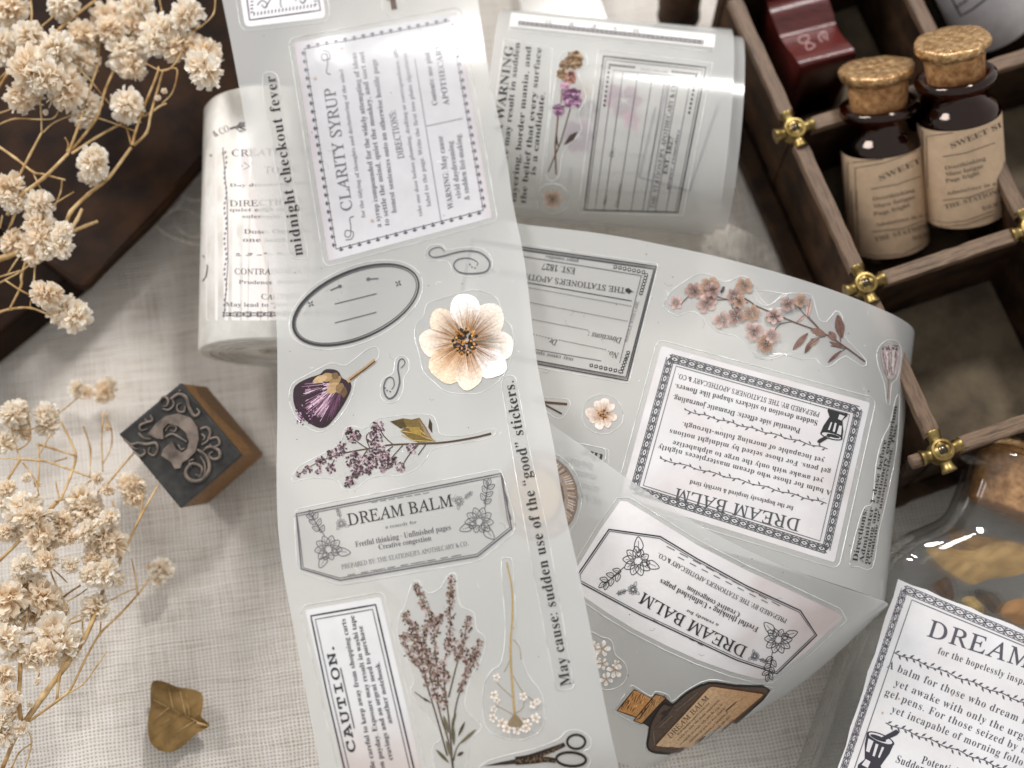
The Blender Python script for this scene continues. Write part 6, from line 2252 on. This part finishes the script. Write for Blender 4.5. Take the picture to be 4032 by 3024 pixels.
    S2 = [([zc(20, 1660), zc(120, 1420), zc(180, 1320)], th), ([zc(180, 1320), zc(350, 1080), zc(520, 850), zc(665, 640), zc(760, 430), zc(815, 255)], .06), ([zc(230, 1290), zc(450, 1130), zc(560, 1030), zc(660, 830), zc(785, 605), zc(950, 440), zc(1095, 280), zc(1180, 160)], md), ([zc(460, 1110), zc(650, 1000), zc(760, 860), zc(845, 735)], tn), ([zc(170, 1320), zc(150, 1100), zc(160, 880), zc(140, 620), zc(0, 480)], th), ([zc(665, 640), zc(655, 560), zc(652, 490)], tn), ([zc(-20, 660), zc(150, 610), zc(330, 570), zc(480, 540), zc(655, 485)], md), ([zc(320, 570), zc(400, 450), zc(500, 310), zc(640, 210)], md), ([zc(-20, 655), zc(150, 680), zc(400, 710)], md), ([zc(450, 1120), zc(470, 950), zc(500, 820)], md), ([zc(815, 255), zc(790, 150), zc(780, 0)], md), ([zc(830, 240), zc(900, 120), zc(980, -60)], md), ([zc(330, 80), zc(400, 75), zc(470, 130), zc(530, 190)], tn), ([zc(400, 100), zc(440, 200), zc(490, 300)], tn), ([zc(490, 300), zc(530, 400), zc(520, 470), zc(480, 530)], tn), ([zc(-20, 440), zc(120, 400), zc(230, 380)], tn), ([zc(210, 300), zc(210, 500), zc(160, 610)], tn), ([zc(480, 540), zc(600, 460), zc(760, 400)], tn), ([zc(880, 330), zc(990, 270), zc(1080, 240)], tn), ([zc(200, 1320), zc(250, 1450), zc(200, 1660)], tn), ([zc(90, 1660), zc(150, 1540), zc(240, 1470)], tn), ([zc(790, 600), zc(800, 500)], tn), ([zc(1090, 280), zc(1070, 130), zc(1040, 0)], tn), ([zc(280, 980), zc(310, 920), zc(300, 860)], .018), ([zc(530, 340), zc(620, 290), zc(690, 240)], tn), ([zc(120, 1250), zc(60, 1350), zc(0, 1420)], tn),
          ([zb(480, 1040), zb(560, 850), zb(600, 700), zb(560, 580), zb(480, 420)], md), ([zb(440, 1050), zb(620, 1010), zb(800, 960), zb(970, 770), zb(1060, 670)], md), ([zb(460, 1050), zb(270, 1250), zb(-20, 1540)], th), ([zb(160, 720), zb(300, 730), zb(420, 755), zb(760, 880)], md), ([zb(160, 720), zb(60, 880), zb(-20, 980)], md), ([zb(160, 720), zb(120, 600), zb(90, 470)], tn), ([zb(-20, 710), zb(160, 720)], tn), ([zb(290, 600), zb(430, 640), zb(590, 690)], md), ([zb(110, 490), zb(240, 485), zb(380, 420), zb(500, 330), zb(620, 230)], tn), ([zb(80, 610), zb(150, 640), zb(240, 560), zb(225, 400), zb(180, 290)], tn), ([zb(660, 460), zb(715, 640), zb(710, 860)], tn), ([zb(815, 400), zb(805, 600), zb(815, 820)], tn), ([zb(830, 370), zb(880, 480), zb(880, 620), zb(820, 750)], tn), ([zb(890, 1660), zb(990, 1440), zb(1110, 1180), zb(1250, 930)], md), ([zb(890, 1050), zb(940, 1300), zb(985, 1430)], tn), ([zb(430, 740), zb(530, 710)], tn), ([zb(180, 750), zb(270, 870), zb(310, 1010)], tn), ([zb(300, 600), zb(310, 720), zb(300, 980)], tn), ([zb(400, 520), zb(310, 690)], tn), ([zb(440, 900), zb(470, 1030)], tn), ([zb(580, 1000), zb(700, 900), zb(760, 880)], tn), ([zb(60, 1160), zb(180, 1230), zb(290, 1290)], tn), ([zb(1130, 990), zb(1120, 1120), zb(1100, 1180)], tn)]
    stems(t, S2, zf, rr)
    for zz, L_ in ((zb, [(100, 370, 95), (140, 440, 80), (150, 330, 70), (370, 370, 85), (380, 450, 80), (30, 590, 85), (770, 870, 42), (850, 965, 48), (1040, 930, 95), (1070, 1000, 80), (650, 1060, 120), (690, 1130, 100), (180, 1110, 120), (240, 1170, 90), (490, 1215, 85), (870, 1190, 70), (310, 1320, 110), (330, 1400, 90), (800, 1360, 120), (880, 1390, 110), (700, 1290, 80), (470, 1330, 75), (50, 960, 65), (180, 1570, 75), (550, 1550, 55), (370, 1510, 75), (730, 1510, 60), (20, 1060, 75), (110, 1290, 70), (200, 530, 40), (275, 1050, 50), (400, 1150, 34), (295, 915, 26), (610, 165, 60), (680, 190, 50), (830, 180, 80), (860, 120, 50), (210, 870, 34), (830, 365, 22), (850, 470, 26), (50, 1300, 70), (560, 1340, 50)]),
                    (zc, [(180, 60, 75), (170, 130, 65), (360, 20, 75), (560, 60, 55), (720, 130, 80), (830, 120, 95), (920, 160, 60), (1280, 90, 80), (1250, 150, 60), (60, 330, 130), (130, 460, 100), (340, 310, 125), (330, 430, 115), (760, 380, 95), (710, 430, 60), (430, 620, 150), (500, 690, 130), (380, 740, 90), (250, 780, 90), (30, 640, 115), (90, 720, 80), (70, 1120, 80), (30, 1390, 85), (30, 920, 75), (170, 1350, 50), (100, 1200, 60), (295, 975, 26), (240, 1160, 22), (40, 1030, 30), (1180, 70, 26), (480, 400, 60), (200, 220, 80), (290, 180, 60), (20, 1290, 60)])):
        for x, y, r in L_:
            px, py = zz(x, y)
            far = (px > 300 and py < 1560) or px > 560
            put_head(t, px, py, r * .5, (.55 if far else zf(px, py)) + .1 + rr.uniform(-.4, .3) * (0 if far else 1), rr)
    # one single white petal
    mb = MB()
    leaf_mesh(mb, [zc(800, 425), zc(850, 400), zc(910, 395), (932 * .497, 2199 + 405 * .497), zc(900, 420), zc(840, 440)], lambda x, y, r: 2.0 + .06 * (1 - r * r), (lin('f3eee6'), lin('ffffff'), lin('e9e0d4')), seed=2, rows=3)
    mb.build('petal', M['petal'], t)


build_flowers()


# ================================================================== glass jar with leaves
def spline4(rows, n):
    out = []
    m = len(rows)
    for i in range(m - 1):
        q = [rows[max(i - 1, 0)], rows[i], rows[i + 1], rows[min(i + 2, m - 1)]]
        for k in range(n):
            out.append([cr(q[0][c], q[1][c], q[2][c], q[3][c], k / n) for c in range(len(rows[0]))])
    out.append(list(rows[-1]))
    return out


def build_jar():
    ay = P(4300, 1822, 2.0) - P(4040, 2680, 2.0)
    ay.z = 0; ay.normalize()
    tl = math.radians(7)
    ax = Vector((ay.y, -ay.x, 0)).normalized()            # to the right
    ay = ay * math.cos(tl) + EZ * math.sin(tl)
    an = ax.cross(ay).normalized()
    O = P(4040, 2680, 2.25) - an * 1.0
    t = thing('glass_jar', O - EZ * 1.0, 'clear glass jar with cork, gold wax and brown leaves lying at lower right', 'jar')
    def ring(s, w, b, e=7.0, n=72, c=0.0):
        out = []
        for k in range(n):
            a = 6.283185 * k / n
            ca, sa = math.cos(a), math.sin(a)
            r = (abs(ca) ** e + abs(sa) ** e) ** (-1 / e)
            out.append(O + ay * s + ax * (w * r * ca) + an * (b * .57 * r * sa + c))
        return out
    prof = [(-7.0, 3.2, 1.2, 5), (-6.8, 3.7, 1.55, 6), (-6.4, 3.86, 1.72, 7), (-3, 3.9, 1.75, 8), (1.1, 3.9, 1.75, 8), (1.75, 3.78, 1.72, 6), (2.25, 3.5, 1.66, 4.5), (2.65, 3.12, 1.6, 3.2), (2.95, 2.85, 1.57, 2.6), (3.3, 2.72, 1.56, 2.4), (4.1, 2.7, 1.58, 2.4), (4.42, 2.76, 1.62, 2.4), (4.52, 2.98, 1.78, 2.4), (4.68, 3.08, 1.86, 2.4), (4.86, 3.06, 1.85, 2.4), (4.98, 2.92, 1.75, 2.4), (4.98, 2.66, 1.52, 2.4)]
    mb = MB()
    prof = [tuple(list(v) ) for v in spline4(prof, 4)]
    outer = [ring(s, w, b, e) for s, w, b, e in prof]
    mb.loft(outer, True, True, False)
    mb.build('glass', M['jar_glass'], t, True, 60)
    inner = [(4.95, 2.6, 1.48, 2.4), (4.0, 2.55, 1.45, 2.4), (3.2, 2.56, 1.43, 2.5), (2.8, 2.75, 1.44, 2.8), (2.3, 3.2, 1.5, 4), (1.6, 3.55, 1.56, 6), (1.0, 3.65, 1.58, 8), (-6.0, 3.62, 1.56, 7), (-6.5, 3.0, 1.2, 5)]
    mi = MB()
    mi.loft([ring(s, w, b, e) for s, w, b, e in inner], True, False, True)
    mi.build('inner_wall', M['jar_glass'], t, True, 60)
    mc = MB()
    mc.loft([ring(s, w, b, e) for s, w, b, e in ((3.75, .2, .1, 2.2), (3.7, 2.25, 1.25, 2.3), (3.76, 2.36, 1.34, 2.3), (4.9, 2.52, 1.42, 2.3), (5.3, 2.54, 1.44, 2.3), (5.36, 2.45, 1.38, 2.3), (5.36, .2, .1, 2.2))], True, True, True)
    mc.build('cork', M['cork_warm'], t, True, 50)
    mg = MB()
    q = [O + ay * (5.2 + .05 * math.sin(k * .9)) + (ring(0, 2.62, 1.5, 2.3, 60)[k % 60] - O) for k in range(12, 44)]
    mg.tube(q, [.06 + .1 * abs(math.sin(k * .37)) for k in range(len(q))], 10)
    mg.build('gold_wax', M['gold'], t)
    # label on the upper face
    S = MeshSurf(mb)
    lq = [(3536, 2280), (4330, 2600), (4075, 3330), (3212, 3300)]
    st = Print(S, 0.012)
    edge = []
    for i in range(4):
        a, b = Vector(lq[i]), Vector(lq[(i + 1) % 4])
        for k in range(14):
            p = a.lerp(b, k / 14)
            d = (b - a).normalized()
            w = 3.5 * math.sin(k * 2.3 + i) if k else 0
            edge.append((p.x - d.y * w, p.y + d.x * w))
    st.poly(edge, lambda p: mix(lin('e6e5e6'), lin('ddd8d8'), max(0, min(1, .4 + .9 * noise.noise(Vector((p[0] * .006, p[1] * .006, 5)))))), 4)
    lo = st.build('label', t, 'paper', True)
    pr = Print(S, 0.018)
    bl = lin('55535c')
    c = [(3562, 2320), (4310, 2632), (4055, 3290), (3238, 3270)]
    braid(pr, c[0], c[1], 27, bl, 19); braid(pr, c[3], c[0], 22, bl, 30)
    i2 = [(3590, 2362), (4290, 2650), (4030, 3260), (3290, 3240)]
    pr.line([i2[3], i2[0], i2[1]], 4, GREY)
    for k in range(220):
        rr = random.Random(k)
        f = rr.random()
        p = (c[3][0] + (c[0][0] - c[3][0]) * f + rr.uniform(-15, 15), c[3][1] + (c[0][1] - c[3][1]) * f)
        pr.disc(p, 3, 3, 0, bl, 4)
    z = Z(2932, 2199)
    def tx(body, p0, p1, cap, font='b', col=INK, frac=1.0, off=-.006):
        """text whose first characters span p0..p1"""
        pr.text(body, p0, (p0[0] + (p1[0] - p0[0]) * frac, p0[1] + (p1[1] - p0[1]) * frac), cap, font, col, offset=off, space=1.12)
    tx("DREAM BALM", z(1438, 612), z(2260, 880), 64, 'r', bl, 1.86, .006)
    tx("for the hopelessly inspired & terribly tired", z(1525, 752), z(2212, 1003), 26, 'b', lin('45444c'), 1.83)
    tx("A balm for those who dream masterpieces nightly", z(1122, 862), z(2180, 1300), 29, 'b', lin('5a585f'), 1.72)
    tx("yet awake with only the urge to alphabetize", z(1180, 1005), z(2212, 1440), 29, 'b', lin('5a585f'), 1.55)
    tx("gel pens. For those seized by midnight notions", z(1105, 1080), z(2212, 1545), 29, 'b', lin('5a585f'), 1.53)
    tx("yet incapable of morning follow-through.", z(1155, 1215), z(2212, 1650), 29, 'b', lin('5a585f'), 1.33)
    tx("Potential side effects: Dramatic journaling.", z(1395, 1620), z(1545, 1672), 30, 'b', lin('45444c'), 9.0)
    tx("Sudden devotion to stickers shaped like flowers.", z(1192, 1612), z(1345, 1672), 30, 'b', lin('45444c'), 9.6)
    vine(pr, z(1178, 742), z(2600, 1290), 26, bl, 52); vine(pr, z(1115, 1300), z(2400, 1800), 26, bl, 48)
    m = z(1040, 1530)
    ca, sa = math.cos(math.radians(20)), math.sin(math.radians(20))
    mortar(pr, lambda x, y: (m[0] + (x * ca + y * sa) * 112, m[1] + (x * sa - y * ca) * 125), lin('37353d'), lin('d9d5d8'))
    for p in (z(1090, 1222), z(1640, 1080), z(1220, 1110)):
        pr.disc(p, 4, 4, 0, lin('c29a86'), 7)
    pr.build('lettering', lo)
    # leaves inside the glass, each its own thing
    k = 600 / 2212.0
    y4 = lambda x, y: (3432 + x * k, 2000 + y * k)
    for i, (pts, z0, cols, lbl) in enumerate([
            ([(790, 590), (1100, 580), (1450, 620), (1800, 500), (2150, 520), (2400, 700), (2200, 950), (1700, 1030), (1450, 1110), (1150, 950), (950, 800)], 1.75, ('b08a50', 'dcb67c', '8a6838'), 'broad tan dried leaf near the shoulder inside the glass jar'),
            ([(1100, 410), (1400, 400), (1750, 440), (2100, 500), (2350, 560), (2200, 640), (1700, 640), (1350, 600)], 1.5, ('9a7440', 'c0955c', '6d5028'), 'brown dried leaf lying behind the broad leaf in the jar'),
            ([(1310, 1330), (1430, 1280), (1520, 1330), (1640, 1470), (1560, 1560), (1400, 1480)], 1.7, ('c2a05c', 'e0c284', '9a7a3e'), 'pale folded dried leaf just above the jar label'),
            ([(1880, 1560), (1950, 1380), (2100, 1320), (2400, 1330), (2500, 1700), (2200, 1720)], 1.6, ('a87440', 'd8a368', '7d5228'), 'orange-brown dried leaf at the right edge of the jar'),
            ([(1500, 1180), (1650, 1200), (1800, 1250), (1900, 1400), (1950, 1440), (1800, 1540), (1640, 1420), (1520, 1300)], 1.35, ('4a3a26', '7a6040', '2f2416'), 'dark curled dried leaf under the broad leaf in the jar'),
            ([(900, 1120), (1100, 1000), (1200, 1250), (1150, 1350), (1000, 1280)], 1.0, ('8a5c2c', 'b07c40', '5d3c1a'), 'small rust dried leaf deep inside the glass jar')]):
        mb2 = MB()
        leaf_mesh(mb2, [y4(*p) for p in pts], lambda x, y, r, z0=z0: z0 + .09 * (1 - r * r) + .06 * noise.noise(Vector((x * .03, y * .03, z0))), tuple(lin(c_) for c_ in cols), seed=20 + i, rows=6)
        o = mb2.build('dried_leaf', M['leaf'])
        tag(o, lbl, 'leaf', 'dried leaves in the glass jar')


build_jar()
